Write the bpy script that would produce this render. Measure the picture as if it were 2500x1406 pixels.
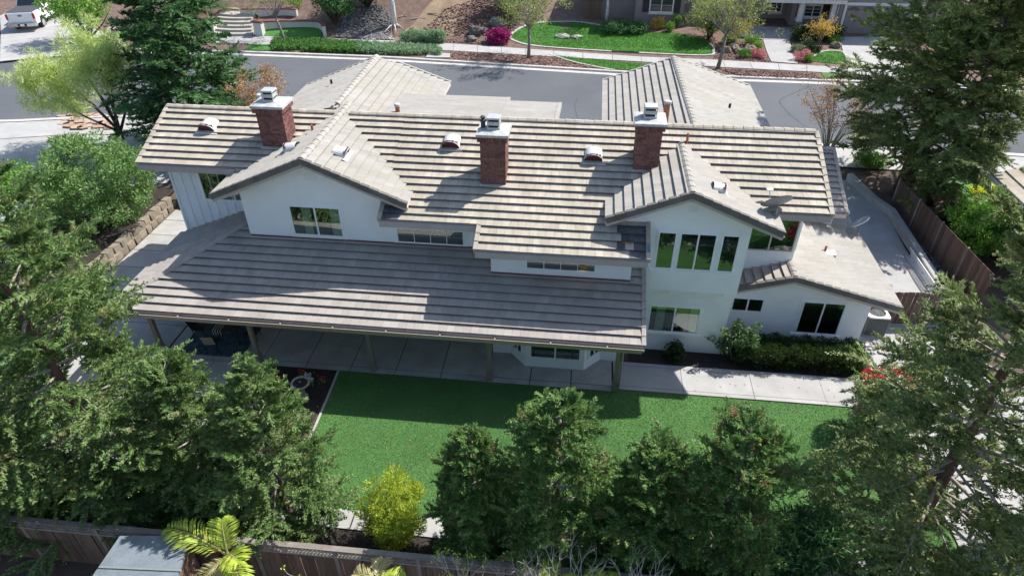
import bpy, bmesh, math, random
import numpy as np
from mathutils import Vector, Matrix

for _o in list(bpy.data.objects):
    bpy.data.objects.remove(_o)
sc = bpy.context.scene
COL = sc.collection
random.seed(7)
RNG = np.random.default_rng(11)

# ------------------------------------------------------------------ camera
F_PX, PITCH, YAW, ROLL = 1623.4, math.radians(35.88), math.radians(-6.73), math.radians(-0.32)
CP = np.array([-1.80, -19.46, 18.86])
_cp, _sp, _cy, _sy = math.cos(PITCH), math.sin(PITCH), math.cos(YAW), math.sin(YAW)
FW = np.array([_sy * _cp, _cy * _cp, -_sp])
_rt = np.array([_cy, -_sy, 0.0]); _up = np.cross(_rt, FW)
RT = _rt * math.cos(ROLL) + _up * math.sin(ROLL)
UP = -_rt * math.sin(ROLL) + _up * math.cos(ROLL)
cam = bpy.data.objects.new('camera', bpy.data.cameras.new('camera'))
COL.objects.link(cam); sc.camera = cam
cam.data.sensor_width = 36.0
cam.data.lens = F_PX / 2500.0 * 36.0
cam.data.clip_start = 0.3; cam.data.clip_end = 1500
cam.matrix_world = Matrix(((RT[0], UP[0], -FW[0], CP[0]), (RT[1], UP[1], -FW[1], CP[1]), (RT[2], UP[2], -FW[2], CP[2]), (0, 0, 0, 1)))

# ------------------------------------------------------------------ world, sun, exposure
TO_SUN = Vector((0.71, 0.49, 1.0)).normalized()
world = bpy.data.worlds.new('World'); sc.world = world; world.use_nodes = True
_nt = world.node_tree; _nt.nodes.clear()
_sky = _nt.nodes.new('ShaderNodeTexSky'); _sky.sky_type = 'NISHITA'; _sky.sun_disc = False
_sky.sun_elevation = math.asin(TO_SUN.z); _sky.sun_rotation = math.atan2(TO_SUN.x, TO_SUN.y)
_bg = _nt.nodes.new('ShaderNodeBackground'); _bg.inputs['Strength'].default_value = 0.122
_wo = _nt.nodes.new('ShaderNodeOutputWorld')
_nt.links.new(_sky.outputs[0], _bg.inputs[0]); _nt.links.new(_bg.outputs[0], _wo.inputs[0])
sun = bpy.data.objects.new('sun', bpy.data.lights.new('sun', 'SUN')); COL.objects.link(sun)
sun.data.energy = 4.5; sun.data.angle = math.radians(0.53); sun.data.color = (1.0, 0.955, 0.89)
sun.rotation_euler = (-TO_SUN).to_track_quat('-Z', 'Y').to_euler(); sun.location = (30, 20, 45)
sc.view_settings.view_transform = 'Standard'; sc.view_settings.look = 'None'
sc.view_settings.exposure = 0.72; sc.view_settings.gamma = 1.0

# ------------------------------------------------------------------ survey helpers
def ray(u, v):
    return FW + RT * (u - 1250) / F_PX - UP * (v - 703) / F_PX
def G(u, v, z=0.0):
    d = ray(u, v); t = (z - CP[2]) / d[2]; p = CP + t * d
    return (float(p[0]), float(p[1]))
def sst(a, b, t):
    t = min(1.0, max(0.0, (t - a) / (b - a))); return t * t * (3 - 2 * t)
def h_near(x, y):
    return 0.8 * sst(10, 20, y)
def kerb_y(x):
    return float(np.interp(x, [-90, -60, -33, -20, -7, 3.6, 18, 60], [36.5, 38.3, 38.95, 38.73, 37.5, 36.5, 36.25, 35.6]))
def h_far(x, y):
    b = 0.95 + 0.10 * max(0.0, y - 43.0)
    hill = 0.26 * max(0.0, y - 44.3) * sst(-4, -12, x) * sst(-46, -40, x)
    return b + hill
def GF(u, v):
    d = ray(u, v); lo, hi = 20.0, 200.0
    t = lo
    while t < hi:
        p = CP + d * t
        if p[2] <= h_far(p[0], p[1]): break
        t += 0.1
    return (float(p[0]), float(p[1]))

# ------------------------------------------------------------------ materials
MATS = {}
def _mix(nt, a, b, fac, mode='MIX'):
    n = nt.nodes.new('ShaderNodeMix'); n.data_type = 'RGBA'; n.blend_type = mode
    for s, v in ((n.inputs[0], fac), (n.inputs[6], a), (n.inputs[7], b)):
        if hasattr(v, 'is_linked') or hasattr(v, 'links'): nt.links.new(v, s)
        elif isinstance(v, (int, float)): s.default_value = v
        else: s.default_value = (*v, 1.0) if len(v) == 3 else v
    return n.outputs[2]
def _noise(nt, vec, scale, detail=3.0, rough=0.6):
    n = nt.nodes.new('ShaderNodeTexNoise'); n.inputs['Scale'].default_value = scale
    n.inputs['Detail'].default_value = detail; n.inputs['Roughness'].default_value = rough
    nt.links.new(vec, n.inputs['Vector']); return n.outputs[0]
def _ramp(nt, fac, stops):
    n = nt.nodes.new('ShaderNodeValToRGB'); cr = n.color_ramp
    while len(cr.elements) < len(stops): cr.elements.new(0.5)
    for e, (p, c) in zip(cr.elements, stops):
        e.position = p; e.color = (*c, 1.0) if len(c) == 3 else c
    nt.links.new(fac, n.inputs[0]); return n.outputs[0]
def _new(name):
    m = bpy.data.materials.new(name); m.use_nodes = True
    nt = m.node_tree; b = nt.nodes['Principled BSDF']
    geo = nt.nodes.new('ShaderNodeNewGeometry'); MATS[name] = m
    return m, nt, b, geo
def M(name, col, rough=0.8, var=0.18, scale=4.0, fine=60.0, finevar=0.12, bump=0.0, bscale=80.0, stretch=None,
      island=0.0, metal=0.0, spec=0.4, stain=None, stain_amt=0.0, stain_scale=0.6):
    m, nt, b, geo = _new(name)
    vec = geo.outputs['Position']
    if stretch:
        mp = nt.nodes.new('ShaderNodeMapping'); mp.inputs['Scale'].default_value = stretch
        nt.links.new(vec, mp.inputs['Vector']); vec2 = mp.outputs[0]
    else: vec2 = vec
    lo = tuple(max(0, c * (1 - var)) for c in col); hi = tuple(min(1, c * (1 + var)) for c in col)
    c = _ramp(nt, _noise(nt, vec2, scale), [(0.3, lo), (0.7, hi)])
    if finevar:
        f = _ramp(nt, _noise(nt, vec, fine, 2.0), [(0.3, (1 - finevar,) * 3), (0.7, (1 + finevar,) * 3)])
        c = _mix(nt, c, f, 1.0, 'MULTIPLY')
    if island:
        oi = nt.nodes.new('ShaderNodeObjectInfo'); ad = nt.nodes.new('ShaderNodeMath'); ad.operation = 'ADD'
        nt.links.new(geo.outputs['Random Per Island'], ad.inputs[0]); nt.links.new(oi.outputs['Random'], ad.inputs[1])
        fr = nt.nodes.new('ShaderNodeMath'); fr.operation = 'FRACT'; nt.links.new(ad.outputs[0], fr.inputs[0])
        f = _ramp(nt, fr.outputs[0], [(0.0, (1 - island,) * 3), (1.0, (1 + island,) * 3)])
        c = _mix(nt, c, f, 1.0, 'MULTIPLY')
    if stain:
        s = _ramp(nt, _noise(nt, vec2, stain_scale, 4.0), [(0.45, (0, 0, 0)), (0.65, (stain_amt,) * 3)])
        c = _mix(nt, c, stain, s)
    nt.links.new(c, b.inputs['Base Color'])
    b.inputs['Roughness'].default_value = rough; b.inputs['Metallic'].default_value = metal
    b.inputs['Specular IOR Level'].default_value = spec
    if bump:
        bp = nt.nodes.new('ShaderNodeBump'); bp.inputs['Strength'].default_value = bump; bp.inputs['Distance'].default_value = 0.02
        nt.links.new(_noise(nt, vec, bscale, 4.0), bp.inputs['Height']); nt.links.new(bp.outputs[0], b.inputs['Normal'])
    return m
def LEAF(name, cols, patch=None, patch_lo=0.55, trans=0.38, patch_scale=1.2, gain=1.5):
    """leaf material: colour differs from leaf to leaf, with patches of other growth"""
    m, nt, b, geo = _new(name)
    n = len(cols); cols = [tuple(min(.8, v * gain) for v in k) for k in cols]
    if patch: patch = tuple(v * gain for v in patch)
    c = _ramp(nt, geo.outputs['Random Per Island'], [(i / max(1, n - 1), k) for i, k in enumerate(cols)])
    if patch:
        s = _ramp(nt, _noise(nt, geo.outputs['Position'], patch_scale, 2.0), [(patch_lo, (0, 0, 0)), (patch_lo + 0.12, (0.8,) * 3)])
        c = _mix(nt, c, patch, s)
    nt.links.new(c, b.inputs['Base Color']); b.inputs['Roughness'].default_value = 0.55; b.inputs['Specular IOR Level'].default_value = 0.35
    tr = nt.nodes.new('ShaderNodeBsdfTranslucent'); nt.links.new(c, tr.inputs[0])
    mx = nt.nodes.new('ShaderNodeMixShader'); mx.inputs[0].default_value = trans
    nt.links.new(b.outputs[0], mx.inputs[1]); nt.links.new(tr.outputs[0], mx.inputs[2])
    nt.links.new(mx.outputs[0], nt.nodes['Material Output'].inputs[0])
    return m
def GLASS(name, tint, refl):
    m, nt, b, geo = _new(name); nt.nodes.remove(b)
    g = nt.nodes.new('ShaderNodeBsdfGlossy'); g.inputs['Roughness'].default_value = 0.015; g.inputs[0].default_value = (0.9, 0.95, 0.93, 1)
    t = nt.nodes.new('ShaderNodeBsdfTransparent'); t.inputs[0].default_value = (*tint, 1)
    fr = nt.nodes.new('ShaderNodeFresnel'); fr.inputs[0].default_value = 1.5
    ad = nt.nodes.new('ShaderNodeMath'); ad.operation = 'ADD'; ad.use_clamp = True; ad.inputs[1].default_value = refl
    nt.links.new(fr.outputs[0], ad.inputs[0])
    mx = nt.nodes.new('ShaderNodeMixShader'); nt.links.new(ad.outputs[0], mx.inputs[0])
    nt.links.new(t.outputs[0], mx.inputs[1]); nt.links.new(g.outputs[0], mx.inputs[2])
    nt.links.new(mx.outputs[0], nt.nodes['Material Output'].inputs[0]); return m

M('stucco', (0.88, 0.89, 0.90), 0.9, 0.03, 1.2, 90, 0.05, 0.35, 110)
M('white_trim', (0.88, 0.89, 0.90), 0.6, 0.02, 2, 50, 0.03)
M('batten', (0.80, 0.83, 0.86), 0.75, 0.04, 2, 50, 0.04)
M('tile', (0.41, 0.365, 0.30), 0.85, 0.17, 1.5, 45, 0.12, 0.2, 60, (2.0, 0.45, 0.45), 0.10, 0, 0.3, (0.32, 0.292, 0.225), 0.5, 0.5)
M('tile_pale', (0.345, 0.327, 0.297), 0.85, 0.10, 0.9, 40, 0.09, 0.15, 60, (0.6, 2.0, 0.6), 0.05, 0, 0.3, (0.31, 0.29, 0.235), 0.45, 0.5)
M('tile_grey', (0.35, 0.317, 0.285), 0.85, 0.10, 1.0, 45, 0.08, 0.2, 60, None, 0.08, 0, 0.3)
M('tile_shade', (0.14, 0.13, 0.122), 0.85, 0.15, 2, 40, 0.1, 0.15, 60, None, 0.12)  # gable-front rake tiles: shade on their faces put into a darker base colour
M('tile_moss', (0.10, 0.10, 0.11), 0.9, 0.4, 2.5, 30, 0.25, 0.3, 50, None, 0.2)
M('lichen', (0.42, 0.25, 0.05), 0.9, 0.3, 30)
M('fascia', (0.44, 0.375, 0.36), 0.7, 0.06, 2, 40, 0.05)
M('taupe_wood', (0.24, 0.205, 0.165), 0.75, 0.10, 3, 40, 0.08)
M('soffit', (0.50, 0.43, 0.40), 0.8, 0.08)
M('gutter', (0.33, 0.29, 0.245), 0.5, 0.05)
M('flashing', (0.16, 0.05, 0.05), 0.7, 0.3, 3)
M('brick', (0.165, 0.070, 0.060), 0.85, 0.35, 9, 60, 0.15, 0.2, 90, None, 0.28)
M('mortar', (0.30, 0.26, 0.24), 0.9, 0.1)
M('crown', (0.43, 0.43, 0.42), 0.8, 0.25, 4)
M('sheet_metal', (0.50, 0.51, 0.50), 0.5, 0.1, 6, metal=0.35)
M('galv', (0.55, 0.56, 0.57), 0.45, 0.1, 5, metal=0.3)
M('white_metal', (0.56, 0.55, 0.54), 0.5, 0.05)
M('rust_pipe', (0.33, 0.13, 0.07), 0.8, 0.3, 8)
M('vent_dark', (0.10, 0.035, 0.04), 0.9, 0.3, 12)
M('black', (0.012, 0.012, 0.013), 0.6, 0.2)
M('interior', (0.06, 0.07, 0.066), 0.9, 0.3, 1.5)
M('curtain', (0.80, 0.80, 0.76), 0.9, 0.05)
M('blue_board', (0.10, 0.22, 0.36), 0.7, 0.15)
M('concrete', (0.375, 0.37, 0.362), 0.85, 0.10, 1.2, 50, 0.07, 0.12, 60, None, 0.05, 0, 0.3, (0.32, 0.31, 0.295), 0.4, 0.7)
M('concrete_old', (0.37, 0.365, 0.35), 0.88, 0.14, 1.0, 40, 0.08, 0.15, 50, None, 0.07, 0, 0.3, (0.30, 0.285, 0.25), 0.5, 0.8)
M('kerb', (0.47, 0.45, 0.42), 0.9, 0.12, 1.5)
M('asphalt', (0.100, 0.108, 0.120), 0.9, 0.08, 0.25, 70, 0.10, 0.1, 80, None, 0, 0, 0.3, (0.126, 0.132, 0.143), 0.6, 0.10)
M('tyre_mark', (0.082, 0.088, 0.097), 0.9, 0.2, 3)
M('crack', (0.07, 0.07, 0.075), 0.9, 0.2)
M('soil', (0.10, 0.072, 0.055), 0.95, 0.35, 1.2, 30, 0.3, 0.5, 30)
M('mulch_dark', (0.035, 0.027, 0.023), 0.95, 0.35, 3, 40, 0.4, 0.8, 40)
M('bark', (0.15, 0.10, 0.08), 0.95, 0.3, 2, 25, 0.4, 0.8, 25)
M('bark_chip', (0.20, 0.12, 0.10), 0.9, 0.2, 8, 40, 0.1, 0, 40, None, 0.5)
M('dirt_slope', (0.26, 0.19, 0.125), 0.95, 0.25, 0.7, 14, 0.3, 0.6, 14)
M('turf', (0.074, 0.175, 0.046), 0.85, 0.22, 0.45, 70, 0.35, 0.5, 90)
M('grass_front', (0.060, 0.185, 0.030), 0.85, 0.2, 0.6, 60, 0.35, 0.6, 80)
M('stone', (0.235, 0.20, 0.155), 0.9, 0.25, 4, 30, 0.2, 0.4, 20, None, 0.2)
M('stone_pale', (0.52, 0.49, 0.43), 0.9, 0.2, 4, 30, 0.15, 0.3, 20, None, 0.25)
M('stone_grey', (0.15, 0.15, 0.14), 0.9, 0.3, 3, 25, 0.2, 0.5, 20, None, 0.25)
M('pebble', (0.42, 0.41, 0.39), 0.9, 0.25, 6, 30, 0.1, 0.2, 20, None, 0.35)
M('pebble_dark', (0.17, 0.165, 0.16), 0.9, 0.3, 6, 30, 0.1, 0.2, 20, None, 0.5)
M('fence_wood', (0.145, 0.092, 0.068), 0.9, 0.25, 2, 30, 0.2, 0.3, 40, (12, 12, 0.8), 0.30)
M('fence_rail', (0.26, 0.225, 0.195), 0.9, 0.2, 3, 30, 0.15, 0.2, 30, None, 0.2)
M('trunk_red', (0.115, 0.070, 0.052), 0.95, 0.3, 3, 30, 0.25, 0.8, 25, (6, 6, 0.7))
M('trunk_grey', (0.20, 0.185, 0.165), 0.95, 0.25, 4, 30, 0.2, 0.6, 25, (5, 5, 0.8))
M('trunk_dark', (0.06, 0.047, 0.038), 0.95, 0.3, 4, 30, 0.2, 0.6, 25)
M('twig', (0.30, 0.265, 0.22), 0.9, 0.2, 6)
M('birch', (0.60, 0.58, 0.55), 0.85, 0.25, 5, 20, 0.25)
M('dead_twig', (0.50, 0.47, 0.43), 0.9, 0.15, 6)
M('truck_white', (0.80, 0.81, 0.82), 0.25, 0.01, 1, 20, 0.0, spec=0.6)
M('bed_cover', (0.065, 0.07, 0.08), 0.7, 0.1, 2)
M('tyre', (0.02, 0.02, 0.021), 0.85, 0.2)
M('chrome', (0.6, 0.6, 0.6), 0.2, 0.02, 1, metal=0.9)
M('tail_red', (0.42, 0.02, 0.03), 0.3, 0.05)
M('dark_glass', (0.02, 0.03, 0.04), 0.08, 0.1, spec=0.8)
M('neighbour_wall', (0.24, 0.205, 0.20), 0.9, 0.06, 1.5)
M('neighbour_trim', (0.62, 0.62, 0.62), 0.7, 0.04)
M('shutter', (0.035, 0.027, 0.03), 0.7, 0.1)
M('garage', (0.225, 0.19, 0.19), 0.7, 0.05)
M('red_cap', (0.20, 0.075, 0.07), 0.8, 0.2, 4)
M('white_wall', (0.55, 0.545, 0.52), 0.9, 0.08, 1)
M('step', (0.36, 0.335, 0.30), 0.9, 0.12, 2)
M('rug', (0.05, 0.085, 0.11), 0.95, 0.5, 5, 30, 0.3)
M('chair_dark', (0.02, 0.018, 0.017), 0.6, 0.2)
M('chair_tan', (0.30, 0.26, 0.21), 0.9, 0.1)
M('stripe_pale', (0.60, 0.57, 0.48), 0.9, 0.1)
M('bath_stone', (0.33, 0.285, 0.225), 0.9, 0.25, 6, 40, 0.2, 0.4, 30)
M('water', (0.03, 0.035, 0.04), 0.1, 0.2, spec=0.6)
M('ac_metal', (0.21, 0.235, 0.235), 0.55, 0.06)
M('ac_dark', (0.06, 0.065, 0.065), 0.7, 0.2)
M('dish', (0.30, 0.32, 0.34), 0.55, 0.05)
M('tarp', (0.17, 0.20, 0.225), 0.6, 0.2, 1.5, 20, 0.1, 0.3, 8)
M('shed_white', (0.62, 0.66, 0.69), 0.6, 0.06, 2)
M('red_paint', (0.5, 0.03, 0.04), 0.5, 0.1)
M('petal_red', (0.45, 0.015, 0.02), 0.7, 0.2, 20)
M('petal_white', (0.75, 0.75, 0.75), 0.7, 0.05)
M('sign_grey', (0.5, 0.5, 0.5), 0.6, 0.1)
GLASS('pane', (0.80, 0.86, 0.83), 0.10)
LEAF('redwood', [(0.031, 0.062, 0.019), (0.057, 0.102, 0.029), (0.088, 0.135, 0.043), (0.138, 0.165, 0.066)], (0.13, 0.118, 0.055), 0.60, gain=2.25)
LEAF('redwood_brown', [(0.030, 0.066, 0.018), (0.052, 0.106, 0.027), (0.080, 0.140, 0.040), (0.13, 0.168, 0.058)], (0.17, 0.095, 0.055), 0.60, 0.38, 1.7, gain=2.2)
LEAF('redwood_olive', [(0.030, 0.052, 0.017), (0.056, 0.086, 0.027), (0.088, 0.108, 0.038), (0.125, 0.128, 0.050)], (0.12, 0.088, 0.045), 0.62, gain=3.0)
LEAF('dark_green', [(0.018, 0.050, 0.020), (0.035, 0.085, 0.030), (0.055, 0.12, 0.042), (0.085, 0.14, 0.05)], (0.10, 0.12, 0.045), 0.66, gain=2.1)
LEAF('willow', [(0.15, 0.19, 0.065), (0.20, 0.235, 0.085), (0.26, 0.28, 0.11), (0.14, 0.20, 0.06)], (0.10, 0.15, 0.045), 0.6, gain=3.0)
LEAF('shrub_green', [(0.035, 0.085, 0.022), (0.07, 0.14, 0.035), (0.115, 0.185, 0.06), (0.17, 0.22, 0.09)], None, gain=2.1)
LEAF('bright_green', [(0.055, 0.15, 0.02), (0.10, 0.22, 0.03), (0.17, 0.29, 0.045), (0.12, 0.24, 0.03)], None, trans=0.35)
LEAF('street_leaf', [(0.085, 0.11, 0.035), (0.14, 0.17, 0.05), (0.20, 0.235, 0.065), (0.24, 0.26, 0.075)], None, trans=0.35)
LEAF('grey_leaf', [(0.11, 0.15, 0.075), (0.15, 0.185, 0.095), (0.19, 0.22, 0.115)], None)
LEAF('golden', [(0.13, 0.19, 0.02), (0.24, 0.30, 0.03), (0.36, 0.40, 0.045), (0.30, 0.36, 0.04)], (0.07, 0.12, 0.02), 0.58, 0.3, 3.0)
LEAF('palm', [(0.20, 0.29, 0.03), (0.30, 0.38, 0.05), (0.40, 0.43, 0.07), (0.24, 0.33, 0.04)], None, trans=0.3)
LEAF('palm_dry', [(0.40, 0.34, 0.20), (0.34, 0.33, 0.10), (0.48, 0.42, 0.27)], None)
LEAF('hedge_leaf', [(0.016, 0.036, 0.010), (0.03, 0.058, 0.014), (0.045, 0.080, 0.02), (0.06, 0.10, 0.024)], None, gain=1.15)
LEAF('rose_leaf', [(0.03, 0.05, 0.016), (0.05, 0.11, 0.03), (0.10, 0.17, 0.06), (0.22, 0.27, 0.15)], None)
LEAF('orange_leaf', [(0.26, 0.13, 0.06), (0.34, 0.18, 0.07), (0.30, 0.20, 0.10), (0.22, 0.12, 0.07)], None, trans=0.3)
LEAF('gold_leaf', [(0.40, 0.27, 0.05), (0.50, 0.33, 0.07), (0.34, 0.26, 0.06)], None, trans=0.3)
LEAF('magenta', [(0.42, 0.02, 0.19), (0.52, 0.03, 0.26), (0.36, 0.02, 0.15), (0.10, 0.10, 0.04)], None, gain=1.05)
LEAF('pink', [(0.42, 0.10, 0.16), (0.50, 0.17, 0.22), (0.14, 0.18, 0.06)], None)
LEAF('red_flower', [(0.50, 0.012, 0.022), (0.62, 0.02, 0.035), (0.42, 0.01, 0.03)], None)
LEAF('yellow_flower', [(0.60, 0.52, 0.03), (0.70, 0.60, 0.05), (0.22, 0.30, 0.04)], None)
LEAF('ground_cover', [(0.045, 0.12, 0.025), (0.075, 0.17, 0.035), (0.11, 0.21, 0.05)], None)
LEAF('ivy_pale', [(0.12, 0.20, 0.11), (0.18, 0.27, 0.15), (0.24, 0.33, 0.19), (0.07, 0.14, 0.06)], None)
LEAF('blade', [(0.056, 0.145, 0.034), (0.074, 0.172, 0.044), (0.092, 0.20, 0.056), (0.125, 0.235, 0.085)], (0.095, 0.18, 0.06), 0.52, 0.3, 0.5)
LEAF('blade_front', [(0.035, 0.125, 0.013), (0.055, 0.165, 0.018), (0.085, 0.20, 0.026)], None)

# ------------------------------------------------------------------ mesh and object helpers
def link(name, me, mat=None, parent=None):
    o = bpy.data.objects.new(name, me); COL.objects.link(o)
    if mat and me is not None and not me.materials: me.materials.append(MATS[mat])
    if parent is not None:
        o.parent = parent
        if parent.get('_w'): o.matrix_parent_inverse = Matrix.Translation(parent.location).inverted()
    return o
def empty(name, loc, label, cat, group=None, rz=0.0, world_parts=True):
    o = bpy.data.objects.new(name, None); COL.objects.link(o)
    o.location = loc; o.rotation_euler = (0, 0, rz); o.empty_display_size = 0.3
    if world_parts: o['_w'] = 1
    return tag(o, label, cat, group)
def tag(o, label=None, cat=None, group=None, kind=None):
    if label: o['label'] = label
    if cat: o['category'] = cat
    if group: o['group'] = group
    if kind: o['kind'] = kind
    return o
class MB:
    def __init__(s): s.v = []; s.f = []
    def add(s, vs, fs):
        b = len(s.v); s.v += [tuple(map(float, p)) for p in vs]; s.f += [tuple(b + i for i in f) for f in fs]; return s
    def box(s, x0, x1, y0, y1, z0, z1):
        return s.add([(x0, y0, z0), (x1, y0, z0), (x1, y1, z0), (x0, y1, z0), (x0, y0, z1), (x1, y0, z1), (x1, y1, z1), (x0, y1, z1)],
                     [(0, 3, 2, 1), (4, 5, 6, 7), (0, 1, 5, 4), (1, 2, 6, 5), (2, 3, 7, 6), (3, 0, 4, 7)])
    def obox(s, o, U, V, N, u0, u1, v0, v1, n0, n1):
        o, U, V, N = (np.array(k, float) for k in (o, U, V, N))
        p = [o + U * a + V * b + N * c for c in (n0, n1) for a, b in ((u0, v0), (u1, v0), (u1, v1), (u0, v1))]
        return s.add(p, [(0, 3, 2, 1), (4, 5, 6, 7), (0, 1, 5, 4), (1, 2, 6, 5), (2, 3, 7, 6), (3, 0, 4, 7)])
    def bar(s, a, b, w, hgt, up=(0, 0, 1)):
        a, b = np.array(a, float), np.array(b, float); d = b - a; L = np.linalg.norm(d); d /= L
        side = np.cross(d, np.array(up, float)); n = np.linalg.norm(side); side = side / n if n > 1e-6 else np.array([1., 0, 0])
        u = np.cross(side, d)
        return s.obox(a, d, side, u, 0, L, -w / 2, w / 2, -hgt / 2, hgt / 2)
    def prism(s, bot, top):
        n = len(bot)
        return s.add(list(bot) + list(top), [tuple(range(n))[::-1], tuple(range(n, 2 * n))] + [(i, (i + 1) % n, n + (i + 1) % n, n + i) for i in range(n)])
    def tube(s, pts, rad, n=6, cap=True):
        pts = [np.array(p, float) for p in pts]; rings = []; ref = np.array([0.31, 0.47, 0.83])
        for i, p in enumerate(pts):
            d = pts[min(i + 1, len(pts) - 1)] - pts[max(i - 1, 0)]; d = d / (np.linalg.norm(d) + 1e-9)
            a = np.cross(d, ref); a /= np.linalg.norm(a) + 1e-9; b = np.cross(d, a)
            r = rad[i] if hasattr(rad, '__len__') else rad
            rings.append([p + r * (math.cos(t) * a + math.sin(t) * b) for t in (2 * math.pi * k / n for k in range(n))])
        fs = []
        for i in range(len(pts) - 1):
            for k in range(n): fs.append((i * n + k, i * n + (k + 1) % n, (i + 1) * n + (k + 1) % n, (i + 1) * n + k))
        if cap: fs += [tuple(range(n))[::-1], tuple((len(pts) - 1) * n + k for k in range(n))]
        return s.add([q for r in rings for q in r], fs)
    def lathe(s, prof, c, n=20):
        c = np.array(c, float); vs = []; fs = []
        for r, z in prof:
            for k in range(n):
                t = 2 * math.pi * k / n; vs.append(c + np.array([r * math.cos(t), r * math.sin(t), z]))
        for i in range(len(prof) - 1):
            for k in range(n): fs.append((i * n + k, i * n + (k + 1) % n, (i + 1) * n + (k + 1) % n, (i + 1) * n + k))
        fs += [tuple(range(n))[::-1], tuple((len(prof) - 1) * n + k for k in range(n))]
        return s.add(vs, fs)
    def rock(s, c, rx, ry, rz, seed=0, n=7, rings=4):
        r = random.Random(seed); vs = []; fs = []
        for i in range(rings + 1):
            ph = math.pi * i / rings
            for k in range(n):
                t = 2 * math.pi * k / n + i * 0.3; j = 0.8 + 0.4 * r.random()
                vs.append((c[0] + rx * math.sin(ph) * math.cos(t) * j, c[1] + ry * math.sin(ph) * math.sin(t) * j, c[2] + rz * math.cos(ph) * (0.85 + 0.3 * r.random())))
        for i in range(rings):
            for k in range(n): fs.append((i * n + k, (i + 1) * n + k, (i + 1) * n + (k + 1) % n, i * n + (k + 1) % n))
        return s.add(vs, fs)
    def mesh(s, name, smooth=False):
        me = bpy.data.meshes.new(name); me.from_pydata(s.v, [], s.f); me.update()
        if smooth: me.polygons.foreach_set('use_smooth', [True] * len(me.polygons))
        return me
    def build(s, name, mat, parent=None, smooth=False):
        return link(name, s.mesh(name, smooth), mat, parent)
def frame(o, x, z):
    """matrix with local x along x, local z near z"""
    x = Vector(x).normalized(); z = Vector(z); y = z.cross(x).normalized(); z = x.cross(y).normalized()
    return Matrix(((x.x, y.x, z.x, o[0]), (x.y, y.y, z.y, o[1]), (x.z, y.z, z.z, o[2]), (0, 0, 0, 1)))
def place(name, me, mat, parent, o, x, z, s=1.0):
    ob = link(name, me, mat, parent); ob.matrix_basis = frame(o, x, z) @ Matrix.Scale(s, 4); return ob
def clip(poly, line):
    """keep the side a*x+b*y<=c of a convex polygon"""
    a, b, c = line; out = []
    for i in range(len(poly)):
        p, q = poly[i], poly[(i + 1) % len(poly)]
        dp, dq = a * p[0] + b * p[1] - c, a * q[0] + b * q[1] - c
        if dp <= 0: out.append(p)
        if (dp < 0 < dq) or (dq < 0 < dp):
            t = dp / (dp - dq); out.append((p[0] + t * (q[0] - p[0]), p[1] + t * (q[1] - p[1])))
    return out
def edges_of(poly):
    A = sum(poly[i][0] * poly[(i + 1) % len(poly)][1] - poly[(i + 1) % len(poly)][0] * poly[i][1] for i in range(len(poly)))
    if A < 0: poly = poly[::-1]
    ls = []
    for i in range(len(poly)):
        p, q = poly[i], poly[(i + 1) % len(poly)]; dx, dy = q[0] - p[0], q[1] - p[1]
        ls.append((dy, -dx, dy * p[0] - dx * p[1]))
    return ls
def sheet(name, poly, hf, off, mat, kind='structure', label=None, step=1.5, parent=None):
    """a ground sheet with the outline poly that follows the terrain hf"""
    bm = bmesh.new(); f = bm.faces.new([bm.verts.new((x, y, 0)) for x, y in poly])
    xs = [p[0] for p in poly]; ys = [p[1] for p in poly]
    if step:
        for lo, hi, nrm in ((min(xs), max(xs), (1, 0, 0)), (min(ys), max(ys), (0, 1, 0))):
            k = math.ceil(lo / step) * step
            while k < hi:
                bmesh.ops.bisect_plane(bm, geom=bm.verts[:] + bm.edges[:] + bm.faces[:], plane_co=(k * nrm[0], k * nrm[1], 0), plane_no=nrm)
                k += step
    bmesh.ops.triangulate(bm, faces=bm.faces[:])
    for v in bm.verts: v.co.z = hf(v.co.x, v.co.y) + off
    bmesh.ops.recalc_face_normals(bm, faces=bm.faces[:])
    if sum(f.normal.z for f in bm.faces) < 0: bmesh.ops.reverse_faces(bm, faces=bm.faces[:])
    me = bpy.data.meshes.new(name); bm.to_mesh(me); bm.free()
    o = link(name, me, mat, parent)
    if kind: o['kind'] = kind
    if label: o['label'] = label
    return o
def smooth_loop(pts, n=6, closed=True):
    out = []; m = len(pts)
    for i in range(m if closed else m - 1):
        p0, p1, p2, p3 = (np.array(pts[(i + k) % m] if closed else pts[min(max(i + k, 0), m - 1)], float) for k in (-1, 0, 1, 2))
        for k in range(n):
            t = k / n; out.append(tuple(0.5 * ((2 * p1) + (-p0 + p2) * t + (2 * p0 - 5 * p1 + 4 * p2 - p3) * t * t + (-p0 + 3 * p1 - 3 * p2 + p3) * t ** 3)))
    if not closed: out.append(tuple(pts[-1]))
    return out
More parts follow.
